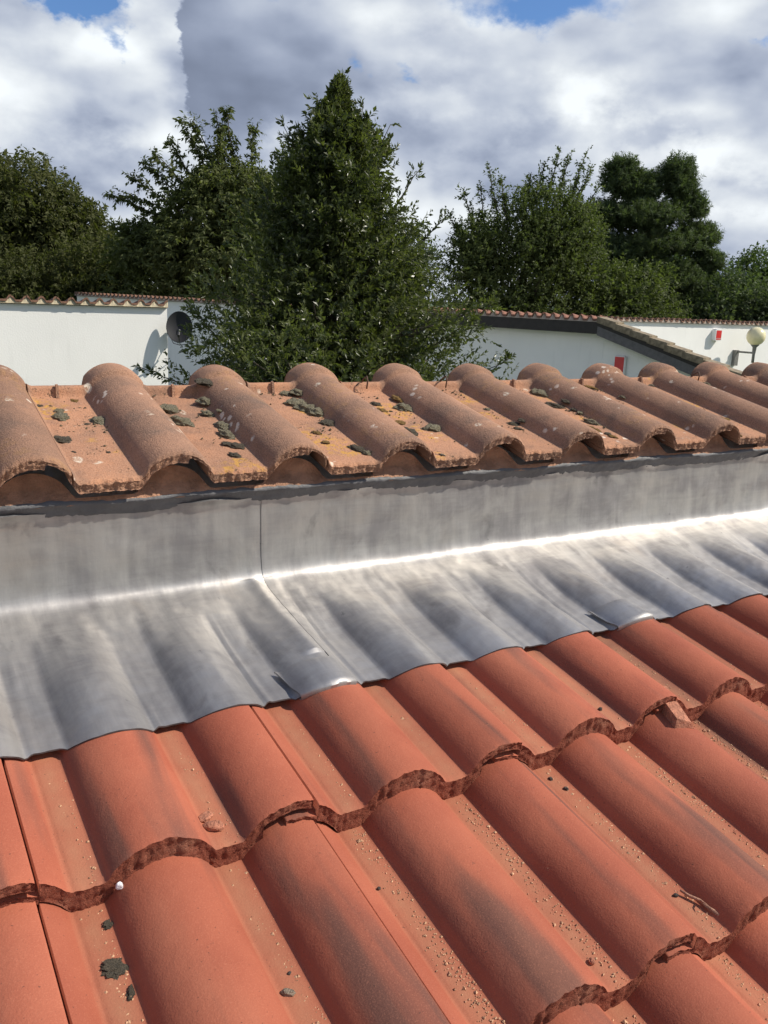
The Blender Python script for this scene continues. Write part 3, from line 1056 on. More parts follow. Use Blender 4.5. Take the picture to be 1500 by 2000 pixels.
tag(crumbs, 'loose dark moss crumbs scattered in the weathered tile pans', 'moss', kind='stuff')


# ------------------------------------------------------------------ grit and small debris on the new tiles
def rock_verts(seed, n=1):
    g = np.random.default_rng(seed)
    V = np.array([(1, 0, 0), (-1, 0, 0), (0, 1, 0), (0, -1, 0), (0, 0, 0.8), (0, 0, -0.5)], float) * g.uniform(0.6, 1.2, (6, 1))
    return V


OCT = np.array([(0, 2, 4), (2, 1, 4), (1, 3, 4), (3, 0, 4), (2, 0, 5), (1, 2, 5), (3, 1, 5), (0, 3, 5)])
Vs, Fs = [], []
cnt = 0
gr = np.random.default_rng(21)
for i in range(60000):
    col = gr.integers(-3, 16)
    f = min(1.0, max(0.0, gr.beta(3.0, 1.5)))
    X = col * 0.15 + 0.001 + f * 0.031
    y = gr.uniform(-0.72, 0.17)
    dens = 0.45 + 0.55 * nz((X * 1.0, y, 0), 7, 3.0)
    # grit gathers in the pans of the second course, little on the first
    first = y > 0
    if gr.random() > (0.16 if first else 0.75) * max(0.0, dens):
        continue
    sz = float(np.clip(gr.lognormal(-6.9, 0.42), 0.0005, 0.0030))
    V0 = rock_verts(gr.integers(1e9)) * sz * gr.uniform(0.7, 1.3, 3)
    g2 = gr.uniform(0, 6.28)
    rot = np.array([[math.cos(g2), -math.sin(g2), 0], [math.sin(g2), math.cos(g2), 0], [0, 0, 1]])
    Vs.append(V0 @ rot + np.array([X, y, new_z(X, y) + sz * 0.25]))
    Fs.append(OCT + cnt)
    cnt += 6
grit = obj('grit', mesh('grit', np.concatenate(Vs), [np.concatenate(Fs)], M['grit'], False))
tag(grit, 'fine sandy mortar grit lying in the pans of the new tiles', 'grit', kind='stuff')


def chip(name, X, y, size, mat, label, cat, seed, dz=0.0, rz=0.0, tilt=(0, 0), group=None):
    import bmesh
    bm = bmesh.new()
    bmesh.ops.create_icosphere(bm, subdivisions=3, radius=1.0)
    for v in bm.verts:
        n = v.co.normalized()
        k = 1 + 0.30 * fb(n, 1.3, 2, seed) + 0.12 * fb(n, 4, 3, seed + 3)
        c = n * k
        v.co = Vector((math.copysign(abs(c.x) ** 0.8, c.x) * size[0], math.copysign(abs(c.y) ** 0.8, c.y) * size[1], math.copysign(abs(c.z) ** 0.8, c.z) * size[2]))
    me = bpy.data.meshes.new(name)
    bm.to_mesh(me)
    bm.free()
    me.materials.append(mat)
    o = obj(name, me, None, (X, y, new_z(X, y) + size[2] * 0.75 + dz), (AL + tilt[0], tilt[1], rz))
    tag(o, label, cat, group)
    return o



chip('tile_chip', 0.1561, 0.048, (0.0095, 0.0060, 0.0030), M['chip'], 'upper of two flat pinkish chips in a first course pan', 'chip', 2.0, 0, 0.4)
chip('tile_chip', 0.1592, 0.0307, (0.0110, 0.0065, 0.0042), M['chip'], 'lower, thicker of two pinkish chips in a first course pan', 'chip', 5.0, 0, -0.5)
chip('tile_chip', 0.1583, -0.1655, (0.0065, 0.0034, 0.0030), M['moss_pale'], 'pale oblong chip in the lower left pan near the bottom edge', 'chip', 8.0, 0, -0.6)
tuft_me = cushion_mesh('moss_tuft', M['moss_dark'], 12.0, True, 3.2)
for X_, y_, sx_, sy_, rz_, lab in [(0.0214, -0.0741, 0.0125, 0.0120, 0.5, 'blackish dead moss tuft in the pan at lower left'), (0.0290, -0.0225, 0.0075, 0.0052, 0.9, 'small dark moss tuft under the tile edge at lower left'),
                                  (0.0265, -0.1058, 0.0036, 0.0080, -0.5, 'thin dark moss shred near the lower left corner')]:
    mo_ = obj('moss_tuft', tuft_me, None, (X_, y_, new_z(X_, y_)), (AL, 0, rz_))
    mo_.scale = (sx_, sy_, 0.0026)
    tag(mo_, lab, 'moss')
chip('paint_drip', 0.0455, -0.0030, (0.0036, 0.0022, 0.0042), M['paint'], 'small white blob on the cut tile edge at lower left', 'drip', 7.0, 0.004)
for i, (X_, y_, s_, mt_, lab) in enumerate([
        (0.3032, -0.0901, 0.0022, 'pebble', 'lone dark pebble in the pan right of the streaked crown'), (0.1689, -0.1463, 0.0021, 'pebble', 'dark pebble just above the pale oblong chip'),
        (0.6124, -0.0196, 0.0032, 'pebble', 'upper dark pebble in the gritty pan under the first course'), (0.6187, -0.0432, 0.0034, 'pebble', 'lower dark pebble in the gritty pan under the first course'),
        (0.6155, -0.2342, 0.0030, 'pebble', 'dark pebble beside the dry twig'), (0.7626, 0.0452, 0.0034, 'pebble', 'pebble in a first course pan right of the middle'),
        (0.4587, -0.2612, 0.0038, 'chip', 'small reddish chip near the cut edge at the bottom')]):
    chip('pebble', X_, y_, (s_, s_ * 0.8, s_ * 0.7), M[mt_], lab, 'pebble', 10.0 + i, 0, i * 0.7)
tb = MB()
pts = [(-0.006, 0.030, 0.006), (-0.003, 0.020, 0.005), (0.0015, 0.008, 0.006), (0.001, -0.004, 0.005), (0.004, -0.016, 0.004), (0.008, -0.026, 0.005)]
tb.tube(pts, [0.0012, 0.0020, 0.0018, 0.0024, 0.0030, 0.0034], 7)
tb.tube([(0.0015, 0.008, 0.006), (-0.003, 0.004, 0.010), (-0.004, -0.001, 0.012)], [0.0012, 0.0010, 0.0006], 5)
tw_ = tb.build('dry_twig', M['twig'], None, True, (0.6325, -0.2615, new_z(0.6325, -0.2615) - 0.001), (AL, 0, 0.15))
tag(tw_, 'short dry twig lying in a gritty pan at lower right', 'twig')
wb = MB()
wb.hexa([(-0.019, -0.034, -0.012), (0.013, -0.034, -0.012), (0.016, 0.03, -0.012), (-0.016, 0.03, -0.012),
         (-0.013, -0.026, 0.0075), (0.004, -0.031, 0.0035), (0.008, 0.03, 0.012), (-0.011, 0.03, 0.014)])
wd = wb.build('tile_wedge', M['chip'], None, False, (0.8590, -0.006, new_z(0.859, -0.002) + 0.006), (AL, 0, -0.25))
wd.scale = (1.25, 1.25, 1.2)
tag(wd, 'broken tile wedge stuck under the cut edge at the right', 'tile piece')


# ------------------------------------------------------------------ background buildings
def cope_profile(n=15):
    u = np.linspace(0, PO, n)
    return u, Ho(u - 0.05)


def cope_tile_mesh(name, mat, length, thick):
    u, h = cope_profile(19)
    V = []
    for s, dz in ((0, 0), (length, 0)):
        for a, b in zip(u, h):
            V.append((a, s, b + thick))
    for s, dz in ((0, 0), (length, 0)):
        for a, b in zip(u, h):
            V.append((a, s, b))
    n = len(u)
    F = [grid_faces(2, n), grid_faces(2, n, 2 * n, True)]
    k = np.arange(n - 1)
    F.append(np.stack([k, 2 * n + k, 2 * n + k + 1, k + 1], -1))
    F.append(np.stack([n + k, n + k + 1, 3 * n + k + 1, 3 * n + k], -1))
    F.append(np.array([[0, n, 3 * n, 2 * n], [n - 1, 3 * n - 1, 4 * n - 1, 2 * n - 1]]))
    return mesh(name, V, F, mat, False)


def fill_mesh(name, mat):
    """mortar plug that fills one arch"""
    u, h = cope_profile(19)
    V = [(a, 0.018 + 0.006 * math.sin(a * 90), b + 0.002) for a, b in zip(u, h)] + [(a, 0.014, -0.012) for a in u]
    V += [(a, 0.10, b + 0.002) for a, b in zip(u, h)]
    n = len(u)
    return mesh(name, V, [grid_faces(2, n, 0, True), np.stack([np.arange(n - 1), np.arange(1, n), 2 * n + np.arange(1, n), 2 * n + np.arange(n - 1)], -1)], mat, False)


cope_me = cope_tile_mesh('cope', M['cope'], 0.36, 0.018)
cope_red_me = cope_tile_mesh('cope_red', M['cope_red'], 0.36, 0.018)
fill_cream = fill_mesh('fill_cream', M['cream'])
fill_pale = fill_mesh('fill_pale', M['palemortar'])


def building(name, label, A, B, top, depth, tiles, fill, over=0.05, joined=False, drop=0.16, zs=1.6):
    """wall from A to B (plan, left to right seen from outside), flat top edge at z=top under a row of tiles that falls away behind"""
    A, B = Vector((*A, 0)), Vector((*B, 0))
    L = (B - A).length
    ang = math.atan2((B - A).y, (B - A).x)
    e = empty(name, (A.x, A.y, 0), (0, 0, ang))
    tag(e, label, 'building')
    b = MB()
    b.hexa([(0, 0, GZ), (L, 0, GZ), (L, depth, GZ), (0, depth, GZ), (0, 0, top), (L, 0, top), (L, depth, top - depth * drop), (0, depth, top - depth * drop)])
    b.build('wall', M['wall'], e)
    sl = math.atan(drop)
    # deck under the tiles, a little behind the tile ends
    r = MB()
    r.hexa([(0, -over + 0.02, top + 0.002), (L, -over + 0.02, top + 0.002), (L, depth, top + 0.002 - (depth + over) * drop), (0, depth, top + 0.002 - (depth + over) * drop),
            (0, -over + 0.02, top + 0.022), (L, -over + 0.02, top + 0.022), (L, depth, top + 0.022 - (depth + over) * drop), (0, depth, top + 0.022 - (depth + over) * drop)])
    rf = r.build('roof', M['cope'], e)
    n = int(round(L / PO))
    if joined:
        VV, FF, c = [], [], 0
        tv = np.array([v.co[:] for v in tiles.vertices])
        tf = np.array([p.vertices[:] for p in tiles.polygons])
        for i in range(n):
            VV.append(tv + np.array([i * PO, 0, 0]))
            FF.append(tf + c)
            c += len(tv)
        t = obj('roof_tiles', mesh('roof_tiles', np.concatenate(VV), [np.concatenate(FF)], M['cope'], False), rf, (0, -over, top + 0.026), (-sl, 0, 0))
        t.scale.z = zs
        t['kind'] = 'stuff'
        f0 = np.array([v.co[:] for v in fill.vertices])
        ff = np.array([p.vertices[:] for p in fill.polygons])
        VV = [f0 + np.array([i * PO, 0, 0]) for i in range(n)]
        FF = [ff + i * len(f0) for i in range(n)]
        t = obj('mortar_fill', mesh('mortar_fill', np.concatenate(VV), [np.concatenate(FF)], fill.materials[0], False), rf, (0, -over, top + 0.026), (-sl, 0, 0))
        t.scale.z = zs
    else:
        for i in range(n):
            t = obj('roof_tile', tiles, rf, (i * PO, -over + random.uniform(-0.01, 0.01), top + 0.026 + random.uniform(-0.006, 0.006)), (-sl, random.uniform(-0.02, 0.02), random.uniform(-0.02, 0.02)))
            t.scale.z = zs * random.uniform(0.93, 1.07)
            obj('mortar_fill', fill, rf, (i * PO, -over, top + 0.026), (-sl, 0, 0)).scale.z = zs
    return e, L, ang


# white house on the left, wall faces -Y
left_house, LL, _ = building('white_house', 'white rendered house wall with scalloped tile edge on the left', (-2.874, 12.573), (4.126, 12.573), 0.335, 3.5, cope_me, fill_cream, 0.07)
# shaded wall behind the dish
rear_house, _, _ = building('long_house', 'shaded white wall behind the satellite dish with far small tiles', (5.78, 25.95), (8.25, 16.75), 0.318, 4.0, cope_me, fill_pale, 0.08, True)
# shaded house right of the laurel
n_t = Vector((0.259, -0.966))
cA, cB = Vector((11.78, 11.11)) - n_t * 5.8, Vector((11.78, 11.11))
mid_house, ML, Mang = building('shaded_house', 'shaded white house under dark fascia right of the laurel tree', cA[:], cB[:], 0.335, 2.2, cope_red_me, fill_pale, 0.22, zs=1.9)
fb_ = MB()
fb_.box((0.0, -0.200, 0.125), (ML, -0.160, 0.353))
fb_.build('fascia', M['fascia'], mid_house)
sf = MB()
sf.box((0.0, -0.159, 0.125), (ML - 0.003, 0.02, 0.150))
sf.build('soffit', M['fascia'], mid_house)
# stepped verge that runs down to the right from the corner
vg = empty('stepped_verge_wall', (11.78, 11.11, 0), (0, 0, Mang))
tag(vg, 'sloping grey bargeboard wall with stepped lichened tiles running down to the right', 'building')
VL = 4.2
dz = -0.300 * VL
q = MB()
q.hexa([(0.003, 0.0, GZ), (VL, 0.0, GZ), (VL, 0.22, GZ), (0.003, 0.22, GZ), (0.003, 0.0, 0.33), (VL, 0.0, 0.33 + dz), (VL, 0.22, 0.33 + dz), (0.003, 0.22, 0.33 + dz)])
q.build('wall', M['wall'], vg)
q = MB()
q.hexa([(-0.02, -0.235, 0.105), (VL, -0.235, 0.105 + dz), (VL, -0.20, 0.105 + dz), (-0.02, -0.20, 0.105), (-0.02, -0.235, 0.265), (VL, -0.235, 0.265 + dz), (VL, -0.20, 0.265 + dz), (-0.02, -0.20, 0.265)])
q.build('bargeboard', M['barge'], vg)
q = MB()
q.hexa([(-0.02, -0.24, 0.266), (VL, -0.24, 0.266 + dz), (VL, 0.0, 0.266 + dz), (-0.02, 0.0, 0.266), (-0.02, -0.24, 0.345), (VL, -0.24, 0.345 + dz), (VL, 0.20, 0.345 + dz), (-0.02, 0.20, 0.345)])
q.build('undercloak', M['fascia'], vg)
vt = MB()
vt.hexa([(0, -0.27, -0.070), (0.385, -0.27, -0.070 - 0.385 * 0.25), (0.385, 0.02, -0.070 - 0.385 * 0.25), (0, 0.02, -0.070), (0, -0.27, 0.040), (0.385, -0.27, 0.040 - 0.385 * 0.22), (0.385, 0.02, 0.040 - 0.385 * 0.22), (0, 0.02, 0.040)])
vme = None
for i in range(12):
    x = i * 0.335
    loc = (x - 0.02, random.uniform(-0.012, 0.012), 0.395 - 0.300 * x)
    if vme is None:
        vme = vt.build('verge_tile', M['lichen_tile'], vg, False, loc).data
    else:
        obj('verge_tile', vme, vg, loc, (random.uniform(-0.02, 0.02), random.uniform(-0.015, 0.015), 0))
# far sunlit wall at the right
far_house, _, _ = building('sunlit_house', 'bright sunlit white house wall with scalloped tiles at the far right', (14.2, 15.155), (27.4, 15.155), 0.275, 4.0, cope_me, fill_pale, 0.07, zs=1.7)


# ------------------------------------------------------------------ satellite dish
dish = empty('satellite_dish', (4.262, 12.40, 0.049), (0, 0, R(-24)))
tag(dish, 'dark grey satellite dish on the corner of the white house', 'satellite dish')
db = MB()
prof = [(0.001, 0.0)] + [(0.205 * k / 10, 0.055 * (k / 10) ** 2) for k in range(1, 11)] + [(0.212, 0.058), (0.212, 0.050)] + [(0.205 * k / 10, 0.055 * (k / 10) ** 2 - 0.008) for k in range(10, 0, -1)] + [(0.001, -0.008)]
db.lathe(prof, 40)
for i, v in enumerate(db.v):
    db.v[i] = (v[0] * 0.92, v[1] * 1.12, v[2])
reflector = db.build('reflector', M['dish'], dish, True, (0, 0, 0), (R(90 - 14), 0, 0))
ab = MB()
ab.tube([(0, 0.01, -0.20), (0, -0.10, -0.21), (0, -0.22, -0.12)], 0.012, 6)
ab.build('feed_arm', M['black'], dish)
lb = MB()
lb.tube([(0, -0.205, -0.12), (0, -0.235, -0.105), (0, -0.17, -0.055), (0, -0.15, -0.04)], [0.018, 0.026, 0.030, 0.034], 10)
lb.box((-0.036, -0.19, -0.10), (0.036, -0.15, -0.03))
lb.build('feed_horn', M['black'], dish)
mb_ = MB()
mb_.tube([(-0.02, 0.03, 0), (-0.10, 0.09, -0.01), (-0.17, 0.36, -0.01)], 0.020, 8)
mb_.box((-0.06, 0.02, -0.07), (0.06, 0.075, 0.07))
mb_.build('wall_bracket', M['metal_grey'], dish)
cb = MB()
cb.tube([(-0.17, 0.33, -0.03), (-0.17, 0.20, -0.14), (-0.10, 0.03, -0.235), (0.0, -0.04, -0.255), (0.10, -0.06, -0.24), (0.16, -0.02, -0.20), (0.20, 0.10, -0.18)], 0.006, 6)
cb.build('cable', M['black'], dish)

# ------------------------------------------------------------------ globe lamp and alarm box on the far wall
lamp = empty('globe_wall_lamp', (20.78, 15.155, -0.60))
tag(lamp, 'yellowed globe lamp on a grey bracket on the sunlit wall', 'lamp')
g = MB()
g.box((-0.075, -0.10, -0.22), (0.075, -0.002, 0.20))
g.build('wall_plate', M['metal_grey'], lamp)
g = MB()
g.tube([(0.02, -0.09, 0.16), (0.02, -0.62, 0.16)], 0.026, 8)
g.build('arm', M['metal_grey'], lamp)
g = MB()
g.tube([(0.02, -0.60, -0.10), (0.02, -0.60, 0.12), (0.02, -0.60, 0.20), (0.02, -0.60, 0.31), (0.02, -0.60, 0.36), (0.02, -0.60, 0.375)], [0.038, 0.038, 0.048, 0.055, 0.10, 0.12], 12)
g.build('post', M['metal_grey'], lamp, True)
g = MB()
rr = 0.245
g.lathe([(max(0.001, rr * math.sin(math.pi * k / 18)), -rr * math.cos(math.pi * k / 18)) for k in range(1, 19)], 28)
g.build('globe', M['globe'], lamp, True, (0.02, -0.60, 0.60))


def sign_box(name, label, cat, loc, ang, wdt, hgt, dep, border, band):
    e = empty(name, loc, (0, 0, ang))
    tag(e, label, cat)
    b = MB()
    c = min(wdt, hgt) * 0.12
    x, z = wdt / 2, hgt / 2
    loop = [(-x + c, -z), (x - c, -z), (x, -z + c), (x, z - c), (x - c, z), (-x + c, z), (-x, z - c), (-x, -z + c)]
    V = [(p[0], -0.002, p[1]) for p in loop] + [(p[0], -dep * 0.8, p[1]) for p in loop] + [(p[0] * 0.94, -dep, p[1] * 0.96) for p in loop]
    F = [(i + k * 8, (i + 1) % 8 + k * 8, (i + 1) % 8 + (k + 1) * 8, i + (k + 1) * 8) for k in range(2) for i in range(8)] + [tuple(range(16, 24))]
    b.add(V, F)
    b.build('housing', M['boxwhite'], e)
    p = MB()
    zb = -z + border + (band * 1.6 if band else 0)
    p.box((-x + border, -dep - 0.006, zb), (x - border, -dep - 0.003, z - border))
    p.build('red_panel', M['red'], e)
    if band:
        p = MB()
        p.box((-x + border, -dep - 0.006, -z + border), (x - border, -dep - 0.003, -z + border + band))
        p.build('red_band', M['red'], e)
    return e


sign_box('alarm_box', 'white alarm box with red panel high on the sunlit wall', 'alarm box', (19.885, 15.155, -0.005), 0, 0.27, 0.31, 0.13, 0.035, 0.025)
sign_box('red_box', 'red panelled white box on the shaded wall below the bargeboard', 'sign', (11.875, 10.735, -0.44), Mang, 0.235, 0.42, 0.05, 0.026, 0)


# ------------------------------------------------------------------ foliage
def unit(a):
    return a / (np.linalg.norm(a, axis=-1, keepdims=True) + 1e-9)


def leaves_mesh(name, P, D, N, L, W, mat, bend=0.25):
    """leaf at P, along D, facing N; six points, folded on the midrib"""
    D = unit(D)
    S = unit(np.cross(D, N))
    N = np.cross(S, D)
    L = L[:, None]
    W = W[:, None]
    base = P
    m1 = P + D * L * 0.50 - N * L * 0.03
    tip = P + D * L - N * L * bend
    l1 = P + D * L * 0.45 + S * W * 0.5 + N * W * 0.16
    r1 = P + D * L * 0.45 - S * W * 0.5 + N * W * 0.16
    V = np.stack([base, l1, tip, r1, m1], 1).reshape(-1, 3)
    o = (np.arange(len(P)) * 5)[:, None]
    F = np.concatenate([o + [0, 4, 1], o + [1, 4, 2], o + [0, 3, 4], o + [3, 2, 4]])
    return mesh(name, V, F, mat, False)


def shoot_leaves(base, direc, length, nleaf, leaf_l, leaf_w, spread, droop, g, tipgrow=0.6):
    """leaf positions/directions along many straight shoots (arrays)"""
    n = len(base)
    direc = unit(direc)
    t = (np.arange(nleaf)[None, :] + g.random((n, nleaf))) / nleaf
    P = base[:, None, :] + direc[:, None, :] * (t * length[:, None])[..., None]
    sagv = np.zeros_like(P)
    sagv[..., 2] = -droop * (t * length[:, None]) ** 2
    P = P + sagv
    rv = unit(g.normal(0, 1, (n, nleaf, 3)))
    side = unit(np.cross(direc[:, None, :].repeat(nleaf, 1), rv))
    D = unit(side * spread + direc[:, None, :] * (0.45 + tipgrow * t[..., None]) + np.array([0, 0, -droop * 1.2]))
    N = unit(np.cross(D, np.cross(direc[:, None, :] + 0.3 * rv, D)) + 0.35 * rv)
    Ls = leaf_l * g.uniform(0.65, 1.2, (n, nleaf)) * (1 - 0.35 * (t > 0.9))
    Ws = leaf_w * g.uniform(0.75, 1.2, (n, nleaf)) * Ls / leaf_l
    return P.reshape(-1, 3), D.reshape(-1, 3), N.reshape(-1, 3), Ls.ravel(), Ws.ravel()


def limb(mb, a, b, r0, r1, sag=0.0, n=5, wob=0.06, g=None):
    a, b = Vector(a), Vector(b)
    L = (b - a).length
    pts, rad = [], []
    for i in range(n + 1):
        f = i / n
        p = a.lerp(b, f)
        p.z += sag * L * math.sin(math.pi * f)
        if 0 < i < n:
            p += Vector(g.normal(0, wob * L / n, 3))
        pts.append(p)
        rad.append(r0 + (r1 - r0) * f)
    mb.tube(pts, rad, 7)
    return pts


VR = np.array([0.8555, -0.5178, 0.0])      # across the view
VB = np.array([0.5178, 0.8555, 0.0])       # away from the viewer


def tree_empty(name, label, loc, group=None):
    e = empty(name, loc)
    tag(e, label, 'tree', group)
    return e


# --- laurel: pyramidal, glossy
def laurel():
    g = np.random.default_rng(5)
    base = np.array([4.18, 7.39, GZ])
    e = tree_empty('laurel_tree', 'tall glossy dark laurel tree in the middle, pointed top', base)
    zz = np.array([-2.2, -1.2, -0.5, 0.0, 0.38, 0.75, 1.25, 1.80, 2.15, 2.32, 2.45, 2.60, 2.72]) - GZ
    rr_ = np.array([0.80, 1.25, 1.36, 1.34, 1.20, 0.90, 0.68, 0.52, 0.35, 0.19, 0.10, 0.05, 0.02])
    tm = MB()
    top = Vector((0.11, 0.15, 5.60))
    tp = limb(tm, (0, 0, 0), top, 0.10, 0.006, 0, 14, 0.10, g)
    tm.build('trunk', M['bark'], e, True)
    # side shoots as clumps: each branch end carries a fan of leafy twigs
    nb = 1550
    h = zz[0] + (zz[-1] - zz[0] - 0.08) * g.random(nb) ** 1.05
    # more of them where the crown is wide
    Rr = np.interp(h, zz, rr_)
    th = g.uniform(0, 2 * math.pi, nb)
    lobes = 1 + 0.20 * np.sin(th * 3 + h * 2.9) + 0.20 * np.sin(th * 5 - h * 6.1 + 1)
    inner = g.random(nb) < 0.42
    rad = Rr * lobes * np.where(inner, g.uniform(0.35, 0.75, nb), g.uniform(0.80, 1.06, nb))
    ax = np.array([top.x, top.y])[None, :] * (h / top.z)[:, None]
    C = np.stack([ax[:, 0] + rad * np.cos(th), ax[:, 1] + rad * np.sin(th), h], -1)
    bm_ = MB()
    for i in range(0, nb, 4):
        a = (ax[i, 0] * 0.9, ax[i, 1] * 0.9, max(0.3, h[i] - 0.55 * rad[i] - 0.15))
        limb(bm_, a, C[i], 0.020, 0.005, 0.05, 4, 0.10, g)
    Ps = []
    k = 9
    Cb = np.repeat(C, k, 0)
    out = np.stack([np.cos(th), np.sin(th), np.zeros(nb)], -1).repeat(k, 0)
    upw = np.interp(h, [0.7, 3, 4.5, 5.8], [0.15, 0.45, 0.75, 1.6]).repeat(k)
    dr = unit(out * 0.8 + np.array([0, 0, 1.0]) * upw[:, None] + g.normal(0, 0.42, (nb * k, 3)))
    sp = np.interp(h, [0.7, 4.0, 4.6, 5.2, 5.8], [0.14, 0.11, 0.06, 0.03, 0.02]).repeat(k)
    B0 = Cb + g.normal(0, 1, (nb * k, 3)) * sp[:, None] - dr * 0.10
    ln = g.uniform(0.12, 0.27, nb * k) * np.interp(h, [0.7, 4.0, 4.7, 5.3, 5.8], [1.0, 1.0, 0.75, 0.55, 0.5]).repeat(k)
    parts = [shoot_leaves(B0, dr, ln, 12, 0.058, 0.0245, 0.75, 0.12, g, 0.9)]
    ni = 3400
    hi_ = zz[0] + (zz[-1] - zz[0] - 0.5) * g.random(ni) ** 0.9
    ri = np.interp(hi_, zz, rr_) * g.uniform(0.15, 0.72, ni)
    ti = g.uniform(0, 2 * math.pi, ni)
    Bi = np.stack([top.x * hi_ / top.z + ri * np.cos(ti), top.y * hi_ / top.z + ri * np.sin(ti), hi_], -1)
    di = unit(np.stack([np.cos(ti), np.sin(ti), np.full(ni, 0.5)], -1) + g.normal(0, 0.5, (ni, 3)))
    parts.append(shoot_leaves(Bi, di, g.uniform(0.15, 0.28, ni), 10, 0.085, 0.040, 0.8, 0.1, g, 0.6))
    # spires: the leader and side leaders that stand out of the outline
    spires = [((0.10, 0.14, 4.95), (0.125, 0.16, 5.62), 26), ((0.30, 0.0, 4.65), (0.52, -0.18, 5.18), 14), ((-0.20, 0.22, 4.70), (-0.40, 0.34, 5.12), 12), ((-0.05, 0.1, 4.9), (-0.14, 0.12, 5.36), 14),
              ((0.25, 0.05, 4.9), (0.32, 0.02, 5.36), 12), ((0.52, -0.2, 4.3), (0.78, -0.36, 4.78), 12), ((-0.42, 0.36, 4.2), (-0.60, 0.48, 4.60), 10), ((0.62, -0.3, 3.85), (1.0, -0.5, 4.3), 10),
              ((1.05, -0.6, 3.1), (1.42, -0.86, 3.52), 12), ((-0.95, 0.6, 3.0), (-1.22, 0.80, 3.34), 12), ((1.1, -0.65, 2.6), (1.62, -0.92, 2.95), 12), ((-1.2, 0.7, 2.5), (-1.70, 0.98, 2.72), 12)]
    for a, b, n in spires:
        a, b = np.array(a), np.array(b)
        limb(bm_, a, b, 0.010, 0.003, 0, 5, 0.06, g)
        f = g.uniform(0.05, 1, n)
        f[0] = 0.98
        Bp = a + (b - a) * f[:, None]
        dd = unit(unit(b - a)[None, :] * 0.8 + g.normal(0, 0.45, (n, 3)))
        parts.append(shoot_leaves(Bp, dd, g.uniform(0.10, 0.20, n) * (1.15 - 0.55 * f), 10, 0.058, 0.024, 0.65, 0.0, g, 0.9))
    bm_.build('branches', M['bark'], e, True)
    P, D, N, L, W = [np.concatenate(x) for x in zip(*parts)]
    obj('crown', leaves_mesh('laurel_crown', P, D, N, L, W, M['laurel'], 0.10), e)


laurel()


def lobed_tree(name, label, base, lobes, mat, leaf, shoots, shoot_len, nleaf, droop, spread, seed, trunk_r=0.18, upw=0.35, sprays=(), spray_leaf=34, inner=0.35, group=None, spray_up=0.0, bark='bark', trunk_top=None):
    """lobes: (across, away, z, rx, ry, rz, weight) around the base in view-aligned plan axes"""
    g = np.random.default_rng(seed)
    base = np.array(base, float)
    e = tree_empty(name, label, base, group)
    ctr = []
    tm = MB()
    hi = max(l[2] for l in lobes)
    tt = trunk_top if trunk_top is not None else hi * 0.85
    limb(tm, (0, 0, 0), (g.normal(0, 0.2), g.normal(0, 0.2), tt), trunk_r, trunk_r * 0.35, 0, 7, 0.05, g)
    tm.build('trunk', M[bark], e, True)
    bm_ = MB()
    parts = []
    tot = sum(l[6] for l in lobes)
    for (a, b, z, rx, ry, rz, wt) in lobes:
        c = VR * a + VB * b + np.array([0, 0, z])
        limb(bm_, (0, 0, max(0.4, min(tt, z - 0.5 * abs(a) - 0.4 * rz))), c, trunk_r * 0.42, 0.03, 0.06, 5, 0.08, g)
        n = int(shoots * wt / tot)
        v = unit(g.normal(0, 1, (n, 3)))
        v[:, 2] = np.where(v[:, 2] < -0.5, -v[:, 2], v[:, 2])
        rad = np.where(g.random(n) < inner, g.uniform(0.2, 0.8, n), g.uniform(0.80, 1.05, n))
        clump = np.array([1 + 0.25 * mnoise.noise(Vector(q * 3.2 + 10 * wt + seed)) for q in v])
        off = v * (rad * clump)[:, None]
        Pc = c + VR * (off[:, 0] * rx)[:, None] + VB * (off[:, 1] * ry)[:, None] + np.array([0, 0, 1.0]) * (off[:, 2] * rz)[:, None]
        outw = VR * v[:, :1] + VB * v[:, 1:2] + np.array([0, 0, 1.0]) * v[:, 2:3]
        dr = unit(outw * 0.75 + np.array([0, 0, upw]) + g.normal(0, 0.4, (n, 3)))
        ln = shoot_len * g.uniform(0.6, 1.3, n)
        parts.append(shoot_leaves(Pc - dr * ln[:, None] * 0.5, dr, ln, nleaf, leaf[0], leaf[1], spread, droop, g))
        ni = int(n * 0.30)
        v = unit(g.normal(0, 1, (ni, 3))) * g.uniform(0.1, 0.72, (ni, 1))
        Pc = c + VR * (v[:, :1] * rx) + VB * (v[:, 1:2] * ry) + np.array([0, 0, 1.0]) * (v[:, 2:3] * rz)
        parts.append(shoot_leaves(Pc, unit(g.normal(0, 1, (ni, 3))), shoot_len * g.uniform(0.6, 1.2, ni), nleaf, leaf[0] * 1.7, max(leaf[1] * 1.9, leaf[0] * 0.5), spread, droop, g))
    for (p0, p1, sg) in sprays:
        a = VR * p0[0] + VB * p0[1] + np.array([0, 0, p0[2]])
        b = VR * p1[0] + VB * p1[1] + np.array([0, 0, p1[2]])
        pts = limb(bm_, a, b, 0.035, 0.008, sg, 7, 0.05, g)
        pts = np.array([p[:] for p in pts])
        n = spray_leaf
        f = g.uniform(0.15, 1.0, n)
        ix = f * (len(pts) - 1)
        i0 = np.minimum(ix.astype(int), len(pts) - 2)
        Bp = pts[i0] + (pts[i0 + 1] - pts[i0]) * (ix - i0)[:, None]
        dd = unit(unit(b - a)[None, :] * 0.6 + g.normal(0, 0.5, (n, 3)) + np.array([0, 0, spray_up]))
        parts.append(shoot_leaves(Bp, dd, shoot_len * g.uniform(0.3, 0.75, n), max(4, nleaf - 2), leaf[0], leaf[1], spread, droop, g))
    bm_.build('branches', M[bark], e, True)
    P, D, N, L, W = [np.concatenate(x) for x in zip(*parts)]
    obj('crown', leaves_mesh(name + '_crown', P, D, N, L, W, M[mat], 0.2), e)
    return e



